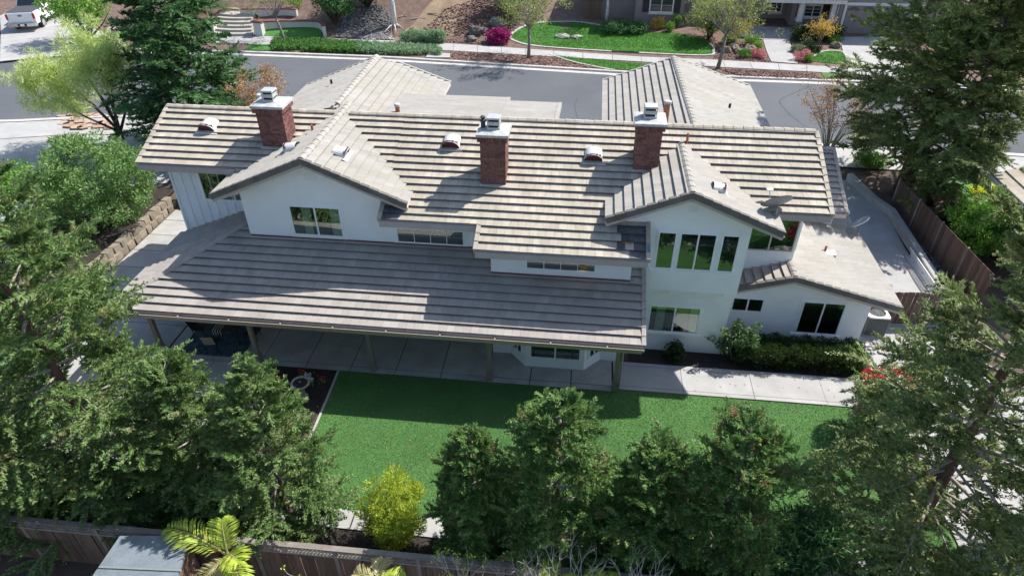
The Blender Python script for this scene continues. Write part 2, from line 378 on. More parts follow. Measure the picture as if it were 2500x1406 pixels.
def strip(name, pts, w, z0, z1, mat, hf, parent=None):
    """kerb-like strip along a polyline in plan"""
    mb = MB(); n = len(pts); L = []; R = []
    for i, p in enumerate(pts):
        a, b = np.array(pts[max(i - 1, 0)]), np.array(pts[min(i + 1, n - 1)]); d = b - a; d = d / (np.linalg.norm(d) + 1e-9); s = np.array([-d[1], d[0]]) * w / 2
        L.append(np.array(p) + s); R.append(np.array(p) - s)
    vs = []
    for l, r in zip(L, R):
        for q, z in ((l, z0), (l, z1), (r, z1), (r, z0)): vs.append((q[0], q[1], hf(q[0], q[1]) + z))
    fs = [(0, 1, 2, 3), tuple((n - 1) * 4 + k for k in (3, 2, 1, 0))]
    for i in range(n - 1):
        for k in range(4): fs.append((i * 4 + k, (i + 1) * 4 + k, (i + 1) * 4 + (k + 1) % 4, i * 4 + (k + 1) % 4))
    mb.add(vs, fs)
    me = mb.mesh(name); bm = bmesh.new(); bm.from_mesh(me); bmesh.ops.recalc_face_normals(bm, faces=bm.faces[:]); bm.to_mesh(me); bm.free()
    return link(name, me, mat, parent)

# ------------------------------------------------------------------ foliage helpers
def leaf_mesh(name, P, D, N, L, W, quad=False):
    """one small face per leaf: a narrow triangle, or a kite when quad"""
    n = len(P); D = D / (np.linalg.norm(D, axis=1, keepdims=True) + 1e-9)
    S = np.cross(D, N); S /= np.linalg.norm(S, axis=1, keepdims=True) + 1e-9
    L = np.broadcast_to(L, (n,))[:, None]; W = np.broadcast_to(W, (n,))[:, None]
    if quad: V = np.stack([P, P + D * L * 0.45 + S * W / 2, P + D * L, P + D * L * 0.45 - S * W / 2], 1); k = 4
    else: V = np.stack([P - S * W / 2, P + S * W / 2, P + D * L], 1); k = 3
    me = bpy.data.meshes.new(name); me.vertices.add(n * k); me.vertices.foreach_set('co', V.reshape(-1).astype(np.float32))
    me.loops.add(n * k); me.loops.foreach_set('vertex_index', np.arange(n * k, dtype=np.int32))
    me.polygons.add(n); me.polygons.foreach_set('loop_start', np.arange(0, n * k, k, dtype=np.int32))
    me.polygons.foreach_set('loop_total', np.full(n, k, dtype=np.int32)); me.update(calc_edges=True); return me
def rdir(n, rng):
    v = rng.normal(size=(n, 3)); return v / np.linalg.norm(v, axis=1, keepdims=True)
def conifer(name, seed, H, R, z0, nb, sub, nl, ll, lw, droop=0.25, power=0.8, trunk=0.16, gap=0.0, tip=0.12, tw=True, bare=0.0, rnd=0.0, lift=0.05, ntw=1.0):
    """feathery conifer: whorls of branches, each carrying flat sprays of small leaves"""
    rng = np.random.default_rng(seed); B = []; tubes = MB(); twigs = MB()
    for i in range(nb):
        t = (i + rng.random()) / nb; z = z0 + (H * 0.985 - z0) * t
        az = i * 2.39996 + rng.normal() * 0.5
        prof = (1 - t) ** power * (0.72 + 0.28 * min(1, t * 4)) + tip * (1 - t) + 0.05
        if rnd: prof = prof * (1 - rnd) + rnd * math.sqrt(max(0.02, 1 - ((t - .36) / .66) ** 2)) * (.78 + .30 * math.sin(2.1 * az + seed + 5 * t) * math.sin(1.3 * az + 7 * t + seed * 2))
        L = R * prof * (0.62 + 0.55 * rng.random()); el = -0.15 + 0.75 * t + rng.normal() * 0.12
        d = np.array([math.cos(az) * math.cos(el), math.sin(az) * math.cos(el), math.sin(el)])
        B.append((np.array([0, 0, z]), d, L, t))
    SP, SD, SL, SN = [], [], [], []
    for b, d, L, t in B:
        f = lambda s: b + d * L * s + np.array([0, 0, -droop * L * s * s + 0.12 * L * s ** 4])
        side = np.cross(d, [0, 0, 1.0]); side /= np.linalg.norm(side) + 1e-9
        pts = [f(s) for s in (0, 0.35, 0.7, 1.0)]
        r0 = 0.012 + 0.016 * L
        if rng.random() < ntw: (twigs if tw else tubes).tube(pts, [r0, r0 * 0.7, r0 * 0.4, r0 * 0.15], 4, False)
        ns = max(4, int(sub * (0.5 + 0.5 * L / R)))
        for j in range(ns):
            s = gap + (1 - gap) * (j + 0.5 + 0.4 * rng.normal()) / ns
            s = min(1.0, max(0.05, s)); sg = 1 if j % 2 else -1
            if rng.random() < bare * (1 - s): continue
            a = 0.75 + 0.25 * rng.normal()
            tang = d + np.array([0, 0, -2 * droop * s + 0.4 * s ** 3]); tang /= np.linalg.norm(tang)
            sd = tang * math.cos(a) + side * sg * math.sin(a) + np.array([0, 0, rng.normal() * 0.30 + lift]); sd /= np.linalg.norm(sd)
            l = L * (0.16 + 0.30 * (1 - s)) * (0.7 + 0.6 * rng.random()) + 0.18
            SP.append(f(s)); SD.append(sd); SL.append(l)
            nn = np.cross(sd, side) * sg + rng.normal(size=3) * 0.25 + np.array([0, 0, 0.6]); SN.append(nn / np.linalg.norm(nn))
    SP, SD, SL, SN = map(np.array, (SP, SD, SL, SN)); m = len(SP)
    k = np.tile(np.arange(nl), m); idx = np.repeat(np.arange(m), nl)
    s = (k + rng.random(len(k))) / nl
    keep = rng.random(len(k)) < (0.35 + 0.65 * SL[idx] / SL.max() * 1.6)
    k, idx, s = k[keep], idx[keep], s[keep]
    P0, Dd, Ls, Nn = SP[idx], SD[idx], SL[idx], SN[idx]
    P = P0 + Dd * (Ls * s)[:, None] + np.array([0, 0, -0.18])[None] * (Ls * s * s)[:, None]
    Sx = np.cross(Dd, Nn); Sx /= np.linalg.norm(Sx, axis=1, keepdims=True)
    sg = np.where(k % 2 == 0, 1.0, -1.0)[:, None]
    a = (0.55 + 0.35 * rng.random(len(k)))[:, None]
    D = Dd * np.cos(a) + Sx * sg * np.sin(a) + rng.normal(size=P.shape) * 0.22
    N = Nn + rng.normal(size=P.shape) * 0.35
    ln = ll * (0.6 + 0.7 * rng.random(len(k))) * (1.15 - 0.5 * s)
    P = P + rng.normal(size=P.shape) * 0.02
    crown = leaf_mesh(name + '_crown', P, D, N, ln, lw * (0.7 + 0.6 * rng.random(len(k))))
    wob = [(0.10 * math.sin(i * 1.7 + seed), 0.10 * math.cos(i * 1.3 + seed)) for i in range(7)]
    tubes.tube([(w[0] * i / 6 * 0.8, w[1] * i / 6 * 0.8, (H * 0.97) * i / 6) for i, w in enumerate(wob)], [trunk * (1 - 0.93 * i / 6) * (1.25 if i == 0 else 1) for i in range(7)], 9)
    return crown, tubes.mesh(name + '_trunk', True), twigs.mesh(name + '_branches', True)
def bushy(name, seed, centres, rad, per, ll, lw, quad=True, up=0.3, shell=0.6, flat=0.8, out=0.5):
    """leaf clumps round the given centres"""
    rng = np.random.default_rng(seed); C = np.repeat(np.array(centres, float), per, 0); R = np.repeat(np.broadcast_to(np.array(rad, float), (len(centres),)), per)
    d = rdir(len(C), rng); r = R * (shell + (1 - shell) * rng.random(len(C))) ** (0.7)
    P = C + d * r[:, None] * np.array([1, 1, flat])
    D = d * out + rdir(len(C), rng) * 0.8 + np.array([0, 0, up]); N = d + rdir(len(C), rng) * 0.8
    return leaf_mesh(name, P, D, N, ll * (0.6 + 0.8 * rng.random(len(C))), lw * (0.7 + 0.6 * rng.random(len(C))), quad)
def blob_centres(seed, n, c, rx, ry, rz, inner=0.35):
    rng = np.random.default_rng(seed); d = rdir(n, rng); r = inner + (1 - inner) * rng.random(n) ** 0.6
    return np.array(c) + d * r[:, None] * np.array([rx, ry, rz])
def tree_thing(name, loc, label, cat, group, parts, rz=0.0, scale=1.0):
    """parts: list of (part name, mesh, material)"""
    e = empty(name, loc, label, cat, group, rz, False); e.scale = (scale,) * 3
    for n, me, mt in parts: link(n, me, mt, e)
    return e

# ================================================================== GROUND, STREET
def grid(name, x0, x1, nx, y0f, y1f, ny, hf, off, mat, label):
    vs = []; fs = []
    for i in range(nx + 1):
        x = x0 + (x1 - x0) * i / nx; a, b = y0f(x), y1f(x)
        for j in range(ny + 1):
            y = a + (b - a) * j / ny; vs.append((x, y, hf(x, y) + off))
    for i in range(nx):
        for j in range(ny):
            k = i * (ny + 1) + j; fs.append((k, k + ny + 1, k + ny + 2, k + 1))
    me = bpy.data.meshes.new(name); me.from_pydata(vs, [], fs); me.update()
    return tag(link(name, me, mat), label, kind='structure')
grid('ground', -220, 220, 110, lambda x: -120, lambda x: kerb_y(x) + 0.05, 90, h_near, -0.03, 'soil', 'bare brown earth round the house')
grid('hillside', -220, 220, 150, kerb_y, lambda x: 260, 130, h_far, -0.02, 'bark', 'bark-covered ground rising beyond the street')
NEAR_K = lambda x: float(np.interp(x, [-90, -43, -36, 0, 24, 60], [15.5, 21.4, 23.2, 23.6, 23.0, 21.5]))
XS = list(np.arange(-90, 61, 3.0))
street = sheet('street', [(x, NEAR_K(x)) for x in XS] + [(x, kerb_y(x) - 0.02) for x in XS[::-1]], h_near, 0.004, 'asphalt', 'structure', 'grey asphalt street behind the house', 3)
o = strip('far_kerb', [(x, kerb_y(x)) for x in XS], 0.30, -0.05, 0.155, 'kerb', lambda x, y: 0.8); tag(o, 'concrete kerb along the far side of the street', kind='structure')
o = sheet('far_gutter', [(x, kerb_y(x) - 0.75) for x in XS] + [(x, kerb_y(x) - 0.1) for x in XS[::-1]], h_near, 0.010, 'kerb', 'structure', 'pale concrete gutter along the far kerb', 3)
o = strip('near_kerb', [(x, NEAR_K(x)) for x in XS], 0.4, -0.1, 0.10, 'kerb', h_near); tag(o, 'concrete kerb along the near side of the street', kind='structure')
nk = sheet('near_pavement', [(x, NEAR_K(x) - 3.2) for x in XS] + [(x, NEAR_K(x) - 0.1) for x in XS[::-1]], h_near, 0.045, 'concrete', 'structure', 'pale concrete pavement on the near side of the street', 3)
# faint tyre loop and cracks on the asphalt
lp = [G(*p, 0.8) for p in ((1990, 205), (1945, 225), (1905, 245), (1915, 265), (1935, 285), (1975, 315))]
tag(strip('tyre_mark', smooth_loop(lp, 5, False), 0.16, 0.0, 0.009, 'tyre_mark', h_near), 'dark looping tyre mark on the asphalt', kind='structure')
tag(strip('road_crack', [G(*p, 0.8) for p in ((1412, 300), (1408, 280), (1402, 262), (1410, 240))], 0.05, 0.0, 0.008, 'crack', h_near), 'thin crack across the asphalt between the two roof wings', kind='structure')

# ---------------- back yard ground
flat = lambda x, y: 0.0
lawn = sheet('lawn', [(-11.28, -0.16), (-0.1, -0.16), (-0.1, 0.0), (10.6, 0.0), (10.6, -6.6), (-11.2, -6.6)], flat, 0.012, 'turf', 'structure', 'short green lawn behind the house', 0)
mul = sheet('planting_strip', [(-30, -9.0), (16, -9.0), (16, -7.35), (-30, -7.35)], flat, 0.004, 'mulch_dark', 'structure', 'dark mulch strip along the back fence', 0)
bed = sheet('planting_bed', [(-14.6, -3.2), (-11.36, -3.2), (-11.36, -0.14), (-14.6, -0.14)], flat, 0.010, 'mulch_dark', 'structure', 'dark mulch bed with a bird bath beside the patio', 0)
bed2 = sheet('house_bed', [(0.6, 1.66), (11.2, 1.66), (11.2, 4.1), (0.6, 4.1)], flat, 0.008, 'mulch_dark', 'structure', 'dark mulch bed under the rear windows', 0)
bed3 = sheet('side_bed', [(-34, 3.2), (-26.0, 3.2), (-26.0, 14), (-34, 14)], flat, 0.35, 'mulch_dark', 'structure', 'raised dark mulch bed left of the house', 0)
edging = strip('lawn_edging', [(-11.32, -0.15), (-11.25, -1.6), (-11.2, -3.2), (-11.2, -6.6)], 0.08, 0, 0.05, 'concrete_old', flat); tag(edging, 'pale concrete edging between mulch bed and lawn', kind='structure')
seams = strip('turf_seam', [(3.9, -0.05), (4.2, -2.5), (4.3, -6.5)], 0.025, 0.0, 0.02, 'blade', flat, lawn)
for xs in ((-6.4, -6.6), (-1.6, -1.75), (1.1, 1.15)):
    strip('turf_seam', [(xs[0], -2.4), (xs[1], -6.5)], 0.02, 0.0, 0.02, 'blade', flat, lawn)
def slabs(name, base_poly, rects, mat, label, z=0.055, gap=0.018):
    b = sheet(name, base_poly, flat, 0.016, 'mulch_dark', 'structure', label, 0)
    for i, (x0, x1, y0, y1) in enumerate(rects):
        mb = MB(); g = gap; dz = 0.004 * ((i * 7) % 3)
        mb.prism([(x0 + g, y0 + g, 0.017), (x1 - g, y0 + g, 0.017), (x1 - g, y1 - g, 0.017), (x0 + g, y1 - g, 0.017)],
                 [(x0 + g, y0 + g, z + dz), (x1 - g, y0 + g, z + dz), (x1 - g, y1 - g, z + dz), (x0 + g, y1 - g, z + dz)])
        mb.build('slab', mat, b)
    return b
wx = [-0.05, 2.70, 5.45, 8.19, 10.94, 13.7, 16.4]
slabs('garden_walk', [(-0.05, 0.0), (16.4, 0.0), (16.4, 1.64), (-0.05, 1.64)],
      [(wx[i], wx[i + 1], 0.20, 1.42) for i in range(6)] + [(wx[i], wx[i + 1], 1.42, 1.64) for i in range(6)] + [(wx[i], wx[i + 1], 0.0, 0.20) for i in range(6)], 'concrete', 'pale concrete walk along the lawn', 0.055, 0.008)
px = [-19.0, -16.8, -14.7, -12.75, -10.85, -8.95, -7.05, -5.15, -3.4, -1.75, -0.1]
slabs('patio', [(-19.0, -0.16), (-0.1, -0.16), (-0.1, 4.0), (-19.0, 4.0)], [(px[i], px[i + 1], y0, y1) for i in range(10) for y0, y1 in ((-0.16, 0.14), (0.14, 2.2), (2.2, 4.0))], 'concrete_old', 'shaded concrete patio under the long roof')
slabs('terrace', [(-25.0, -7.35), (-14.62, -7.35), (-14.62, -0.16), (-25.0, -0.16)], [(-25 + 2.08 * i, -25 + 2.08 * (i + 1) - (0.0 if i < 4 else 0.02), y0, y1) for i in range(5) for y0, y1 in ((-7.35, -5.6), (-5.6, -3.9), (-3.9, -2.05), (-2.05, -0.16))], 'concrete', 'concrete terrace left of the planting bed')
slabs('side_path', [(-25.1, -0.15), (-19.02, -0.15), (-19.02, 12.5), (-25.1, 12.5)], [(-25.1, -23.1, y, y + 1.55) for y in np.arange(-0.15, 12, 1.56)] + [(-23.1, -19.05, -0.15, 1.9), (-23.1, -19.05, 1.9, 3.9)], 'concrete_old', 'concrete path down the left side of the house')
slabs('back_walk', [(-14.6, -7.36), (16, -7.36), (16, -6.62), (-14.6, -6.62)], [(x, x + 2.0, -7.36, -6.62) for x in np.arange(-14.6, 15, 2.02)], 'concrete', 'narrow concrete walk between lawn and trees')
slabs('right_terrace', [(10.62, -6.6), (17, -6.6), (17, -0.02), (10.62, -0.02)], [(10.62 + 2.1 * i, 10.62 + 2.1 * (i + 1), y0, y0 + 1.64) for i in range(3) for y0 in (-6.6, -4.95, -3.3, -1.66)], 'concrete', 'bright concrete terrace right of the lawn')
pad = sheet('side_yard_pad', [(10.5, 1.7), (15.0, 1.7), (15.25, 7.8), (15.1, 15.0), (14.55, 15.9), (13.9, 18.4), (10.5, 18.4)], h_near, 0.02, 'concrete', 'structure', 'pale concrete side yard right of the house', 3)
drive = sheet('left_driveway', [(-60, 9), (-36, 12.5), (-27, 14.5), (-27, 21.0), (-36, 20.4), (-43, 18.5), (-60, 15)], h_near, 0.02, 'concrete', 'structure', 'pale concrete driveway at the left', 3)
fdrv = sheet('front_driveway', [(-9.5, 14), (-0.9, 14), (-0.9, 23.4), (-9.5, 23.4)], h_near, 0.02, 'concrete', 'structure', 'pale concrete driveway between the two wings', 3)

# ================================================================== THE HOUSE
HS = empty('main_house', (-6, 3, 0), 'large white two-storey house with tiled gable roofs and three brick chimneys', 'house')
def wallbox(x0, x1, y0, y1, z0, z1, mat='stucco'): return MB().box(x0, x1, y0, y1, z0, z1).build('wall', mat, HS)
def wallprism(xz, y0, y1, mat='stucco'):
    return MB().prism([(x, y0, z) for x, z in xz], [(x, y1, z) for x, z in xz]).build('wall', mat, HS)
wallbox(-15.28, 4.4, 2.71, 11.0, -0.1, 6.05)
wallprism([(-15.28, 6.05), (-9.0, 6.05), (-9.0, 6.72), (-12.2, 8.06), (-15.28, 6.76)], 2.712, 3.4)
lw = MB().box(-19.5, -15.28, 4.8, 10.2, -0.1, 6.55).build('wall', 'batten', HS)
bt = MB()
for x in np.arange(-19.46, -15.3, 0.42): bt.box(x, x + 0.045, 4.775, 4.80, 0, 6.5)
bt.box(-19.53, -19.43, 4.76, 4.86, 0, 6.5)
bt.build('batten', 'batten', lw)
wallbox(-5.11, 0.25, 1.66, 2.712, -0.1, 5.62)
wallbox(0.25, 4.45, 2.63, 2.90, -0.1, 3.42)
wallprism([(0.24, 3.36), (4.47, 3.36), (4.47, 6.66), (2.06, 7.66), (-0.55, 6.56), (-0.55, 5.9), (0.24, 5.9)], 2.30, 3.2)
cb = MB()
for x in (0.95, 1.95, 2.95, 3.95): cb.box(x, x + 0.5, 2.33, 2.62, 3.22, 3.355)
cb.build('corbel', 'stucco', HS)
R2Y = 4.75
wallbox(4.3, 7.05, R2Y, 9.2, -0.1, 6.95)
wallprism([(4.46, -0.1), (10.44, -0.1), (10.44, 2.28), (6.97, 3.22), (4.46, 2.55)], 3.98, 11.2)
wallbox(7.05, 10.05, 9.4, 15.5, -0.1, 3.75)
wallbox(-16.7, -10.0, 9, 14.3, 0, 6.3)
wallbox(-0.65, 6.45, 9, 16.6, 0, 6.3)
wallbox(-10.0, -0.65, 9, 10.6, 0, 6.3)
# bay under the patio roof
bay = [(-4.37, 1.70), (-3.69, 0.95), (-1.27, 0.95), (-0.56, 1.70)]
MB().prism([(x, y, -0.05) for x, y in bay], [(x, y, 2.9) for x, y in bay]).build('wall', 'stucco', HS)

# ---- tiles
E_T, T_W = 0.372, 0.305
def tile_solid(poly, v0, O, U, V, N, jit):
    hh = lambda v: 0.100 - 0.090 * (v - v0) / E_T + jit
    n = len(poly); bot = [O + U * a + V * b + N * (hh(b) - 0.018) for a, b in poly]; top = [O + U * a + V * b + N * hh(b) for a, b in poly]
    return bot + top, [tuple(range(n, 2 * n)), tuple(range(n))[::-1]] + [(i, (i + 1) % n, n + (i + 1) % n, n + i) for i in range(n)]
_std = MB(); _g = 0.0030
_std.add([(_g, 0, .082), (T_W - _g, 0, .082), (T_W - _g, E_T + .03, -.016), (_g, E_T + .03, -.016), (_g, 0, .100), (T_W - _g, 0, .100), (T_W - _g, E_T + .03, .002), (_g, E_T + .03, .002)],
         [(4, 5, 6, 7), (3, 2, 1, 0), (0, 1, 5, 4), (1, 2, 6, 5), (2, 3, 7, 6), (3, 0, 4, 7)])
TILE_ME = {k: _std.mesh('roof_tile') for k in ('tile_grey', 'tile', 'tile_pale')}
def roof_plane(poly, a, bx, by, base, mat, single_rows=0, quota=None, deckmat='soffit', name='roof', dark=None):
    """deck with tile courses laid from the eave up; the rows nearest the eave become single tiles"""
    k = math.hypot(bx, by); th = math.atan(k); g = np.array([bx / k, by / k, 0]); U = np.array([g[1], -g[0], 0.0])
    V = np.array([g[0] * math.cos(th), g[1] * math.cos(th), math.sin(th)]); N = np.cross(U, V)
    zf = lambda x, y: a + bx * x + by * y
    O = np.array([base[0], base[1], zf(*base)])
    deck = MB().prism([(x, y, zf(x, y) - 0.15) for x, y in poly], [(x, y, zf(x, y) - 0.022) for x, y in poly]).build(name, deckmat, HS)
    uv = []
    for x, y in poly:
        q = np.array([x, y, zf(x, y)]) - O; uv.append((float(q @ U), float(q @ V)))
    ed = edges_of(uv); us = [p[0] for p in uv]; vs = [p[1] for p in uv]
    joined = MB(); moss = MB(); r0 = math.floor(min(vs) / E_T + 1e-3)
    rnd = random.Random(int(abs(a * 100)) + len(poly))
    for r in range(r0, math.ceil(max(vs) / E_T)):
        off = (r % 2) * T_W / 2
        c0 = math.floor((min(us) - off) / T_W)
        for c in range(c0, math.ceil((max(us) - off) / T_W)):
            u0 = off + c * T_W; v0 = r * E_T
            g_ = 0.0012 if mat == 'tile_pale' else _g
            rect = [(u0 + g_, v0), (u0 + T_W - g_, v0), (u0 + T_W - g_, v0 + E_T + .03), (u0 + g_, v0 + E_T + .03)]
            p = rect
            for ln in ed:
                p = clip(p, ln)
                if len(p) < 3: break
            if len(p) < 3: continue
            full = len(p) == 4 and all(abs(p[i][0] - rect[i][0]) + abs(p[i][1] - rect[i][1]) < 1e-6 for i in range(4))
            jit = rnd.uniform(-0.002, 0.004)
            if full and quota and quota[0] > 0 and r - r0 < single_rows:
                quota[0] -= 1
                place('roof_tile', TILE_ME[mat], mat, deck, O + U * u0 + V * v0 + N * jit, U, N); continue
            w = O + U * (u0 + .15) + V * (v0 + .2)
            (moss if dark and dark(w[0], w[1], rnd.random()) else joined).add(*tile_solid(p, v0, O, U, V, N, jit))
    if joined.v: tag(joined.build('roof_tiles', mat, deck), kind='stuff')
    if moss.v: tag(moss.build('mossy_tiles', 'tile_moss', deck), kind='stuff')
    return deck, zf
Q = [280]
MS = 0.407; mz = lambda y: 8.25 - MS * (6.96 - y)
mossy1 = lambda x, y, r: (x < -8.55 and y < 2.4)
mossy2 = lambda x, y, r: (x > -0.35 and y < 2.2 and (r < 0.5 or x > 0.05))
roof_plane([(-20.09, 3.86), (-12.2, 3.86), (-12.2, 6.96), (-20.09, 6.96)], 8.25 - MS * 6.96, 0, MS, (-20.09, 3.86), 'tile')
roof_plane([(-12.2, 3.9), (-9.39, 3.9), (-9.39, 6.96), (-12.2, 6.96)], 8.25 - MS * 6.96, 0, MS, (-20.09, 3.86), 'tile')
roof_plane([(-9.39, 1.82), (-5.54, 1.82), (-5.54, 6.96), (-9.39, 6.96)], 8.25 - MS * 6.96, 0, MS, (-20.09, 0.74), 'tile', dark=mossy1)
roof_plane([(-5.54, 0.74), (0.72, 0.74), (0.72, 6.96), (-5.54, 6.96)], 8.25 - MS * 6.96, 0, MS, (-20.09, 0.74), 'tile', dark=mossy2)
roof_plane([(0.72, 3.04), (7.38, 3.04), (7.38, 6.96), (0.72, 6.96)], 8.25 - MS * 6.96, 0, MS, (-20.09, 3.04), 'tile')
# front slope of the main roof and the shallower porch slope beside the left wing
roof_plane([(-20.09, 6.96), (7.38, 6.96), (7.38, 11.3), (-20.09, 11.3)], 8.25 + 0.44 * 6.96, 0, -0.44, (-20.09, 11.3), 'tile_pale')
roof_plane([(-10.6, 7.05), (-5.55, 7.05), (-5.55, 11.55), (-10.6, 11.55)], 8.20 + 0.165 * 7.05, 0, -0.165, (-10.6, 11.55), 'tile_pale')
roof_plane([(-5.55, 7.05), (-3.05, 7.05), (-3.05, 10.75), (-5.55, 10.75)], 8.20 + 0.165 * 7.05, 0, -0.165, (-10.6, 10.75), 'tile_pale')
# rear gable at the left and its run through to the left front wing
G1X, G1Z, G1S = -12.2, 8.31, 0.427
roof_plane([(-16.17, 2.18), (-12.2, 2.18), (-12.2, 8.2), (-16.17, 8.2)], G1Z - G1S * G1X, G1S, 0, (-16.17, 2.18), 'tile_pale')
roof_plane([(-12.2, 2.18), (-8.34, 2.18), (-8.34, 8.2), (-12.2, 8.2)], G1Z + G1S * G1X, -G1S, 0, (-8.34, 2.18), 'tile_pale')
roof_plane([(-17.0, 7.6), (-12.75, 7.6), (-12.95, 14.9), (-17.0, 14.9)], 8.25 + 0.40 * 12.85, 0.40, 0, (-17.0, 7.6), 'tile_pale')
roof_plane([(-12.75, 7.6), (-9.3, 7.6), (-9.3, 16.0), (-11.7, 16.0), (-11.7, 15.0), (-12.95, 14.9)][:1] + [(-9.3, 7.6), (-9.3, 14.95), (-12.95, 14.9)], 8.25 - 0.46 * 12.85, -0.46, 0, (-9.3, 7.6), 'tile_pale')
roof_plane([(-12.2, 14.95), (-9.3, 14.95), (-9.3, 16.0), (-12.2, 15.2)], 8.25 - 0.46 * 12.85, -0.46, 0, (-9.3, 7.6), 'tile_pale')
# rear gable at the right
G2X, G2Z, G2S = 2.06, 7.89, 0.41
roof_plane([(-0.86, 1.82), (2.06, 1.82), (2.06, 7.0), (-0.86, 7.0)], G2Z - G2S * G2X, G2S, 0, (-0.86, 1.82), 'tile_pale')
roof_plane([(2.06, 1.82), (5.47, 1.82), (5.47, 7.0), (2.06, 7.0)], G2Z + G2S * G2X, -G2S, 0, (5.47, 1.82), 'tile_pale')
# right front wing
roof_plane([(-1.02, 7.2), (2.75, 7.2), (2.6, 17.0), (-1.02, 17.2)], 8.03 - 0.385 * 2.68, 0.385, 0, (-1.02, 7.2), 'tile_pale')
roof_plane([(2.75, 7.2), (6.75, 7.2), (6.85, 17.3), (2.6, 17.0)], 8.03 + 0.36 * 2.68, -0.36, 0, (6.85, 7.2), 'tile_pale')
# patio roof with its hip
PS = 0.396; pz = lambda y: 3.09 + PS * (y + 0.87)
roof_plane([(-15.28, -0.87), (-5.11, -0.87), (-5.11, 2.71), (-15.28, 2.71)], 3.09 + PS * 0.87, 0, PS, (-19.87, -0.87), 'tile_grey', 5, Q)
roof_plane([(-19.87, -0.87), (-15.28, -0.87), (-15.28, 3.72)], 3.09 + PS * 0.87, 0, PS, (-19.87, -0.87), 'tile_grey', 5, Q)
roof_plane([(-5.11, -0.87), (0.78, -0.87), (0.78, 1.66), (-5.11, 1.66)], 3.09 + PS * 0.87, 0, PS, (-19.87, -0.87), 'tile_grey', 5, Q)
roof_plane([(0.25, 1.66), (0.78, 1.66), (0.78, 2.3), (0.25, 2.3)], 3.09 + PS * 0.87, 0, PS, (-19.87, -0.87), 'tile_grey')
roof_plane([(-19.87, -0.87), (-15.28, 3.72), (-15.28, 4.8), (-19.87, 4.8)], 3.09 + PS * 19.87, PS, 0, (-19.87, -0.87), 'tile_grey')
# low gable at the right
RGS = 0.265
roof_plane([(4.47, 3.58), (6.97, 3.58), (6.97, 4.75), (4.47, 4.75)], 3.46 - 0.30 * 6.97, 0.30, 0, (4.47, 3.58), 'tile_grey')
roof_plane([(6.97, 3.58), (11.41, 3.58), (11.41, 11.5), (6.97, 11.5)], 3.46 + RGS * 6.97, -RGS, 0, (11.41, 3.58), 'tile_pale')
# low roof behind the right end
roof_plane([(7.05, 8.95), (10.4, 8.95), (10.4, 12.7), (7.05, 12.7)], 3.6 - 0.40 * 8.95, 0, 0.40, (10.4, 8.95), 'tile_grey')
roof_plane([(7.05, 12.7), (10.4, 12.7), (10.4, 16.5), (7.05, 16.5)], 5.1 + 0.4 * 12.7, 0, -0.40, (10.4, 16.5), 'tile_pale')

# ---- ridge, hip and rake tiles
def ridge_mesh(w, hgt, L=0.44):
    cs = [(-1, -.35), (-.85, .25), (-.33, 1), (.33, 1), (.85, .25), (1, -.35)]
    mb = MB(); vs = [(0, y * w * 1.05, z * hgt * 1.12) for y, z in cs] + [(L, y * w * 0.97, z * hgt * 0.82) for y, z in cs]
    n = 6; return mb.add(vs, [tuple(range(n)), tuple(range(2 * n - 1, n - 1, -1))] + [(i, n + i, n + (i + 1) % n, (i + 1) % n) for i in range(n)])
_rm = ridge_mesh(0.15, 0.075)
RIDGE = {k: _rm.mesh('ridge_tile') for k in ('tile', 'tile_pale', 'tile_grey')}
def ridge(a, b, mat, up=(0, 0, 1), step=0.40):
    a, b = np.array(a, float), np.array(b, float); L = np.linalg.norm(b - a); n = max(1, int(round(L / step))); d = (b - a) / L
    e = None
    for i in range(n):
        t = place('ridge_tile', RIDGE[mat], mat, HS, a + d * L * i / n + np.array([0, 0, 0.035 + random.uniform(-.004, .006)]), d, up)
        t.matrix_basis = t.matrix_basis @ Matrix.Diagonal((L / n / step, 1, 1, 1))
rk = MB(); rk.add([(0, -.075, -.14), (0, .09, -.02), (0, .09, .105), (0, -.075, .105), (.40, -.07, -.135), (.40, .085, -.02), (.40, .085, .078), (.40, -.07, .078)],
                  [(0, 1, 2, 3), (7, 6, 5, 4), (3, 2, 6, 7), (0, 3, 7, 4), (1, 0, 4, 5), (2, 1, 5, 6)])
RAKE = {k: rk.mesh('rake_tile') for k in ('tile', 'tile_pale', 'tile_grey', 'tile_shade')}
rk2 = MB(); rk2.add([(x, -y, z) for x, y, z in rk.v], [f[::-1] for f in rk.f])
RAKE2 = {k: rk2.mesh('rake_tile') for k in ('tile', 'tile_pale', 'tile_grey', 'tile_shade')}
def rake(lo, hi, mat, outer_left):
    """lo -> hi along a gable edge; outer_left: the drop is at the left seen going up"""
    lo, hi = np.array(lo, float), np.array(hi, float); L = np.linalg.norm(hi - lo); n = max(1, int(round(L / E_T))); d = (hi - lo) / L
    for i in range(n):
        place('rake_tile', (RAKE2 if outer_left else RAKE)[mat], mat, HS, lo + d * L * i / n, d, (0, 0, 1))
ridge((-20.09, 6.96, 8.27), (-12.5, 6.96, 8.27), 'tile'); ridge((-11.8, 6.96, 8.27), (7.3, 6.96, 8.27), 'tile')
ridge((G1X, 2.2, G1Z), (G1X, 8.0, G1Z), 'tile_pale'); ridge((-12.75, 7.9, 8.27), (-12.95, 14.9, 8.27), 'tile_pale')
ridge((G2X, 1.84, G2Z), (G2X, 6.4, G2Z), 'tile_pale'); ridge((2.72, 7.1, 8.04), (2.6, 17.0, 8.04), 'tile_pale')
ridge((-19.87, -0.87, 3.10), (-15.28, 3.72, 3.10 + PS * 4.59), 'tile_grey'); ridge((6.97, 3.6, 3.46), (6.97, 4.7, 3.46), 'tile_grey')
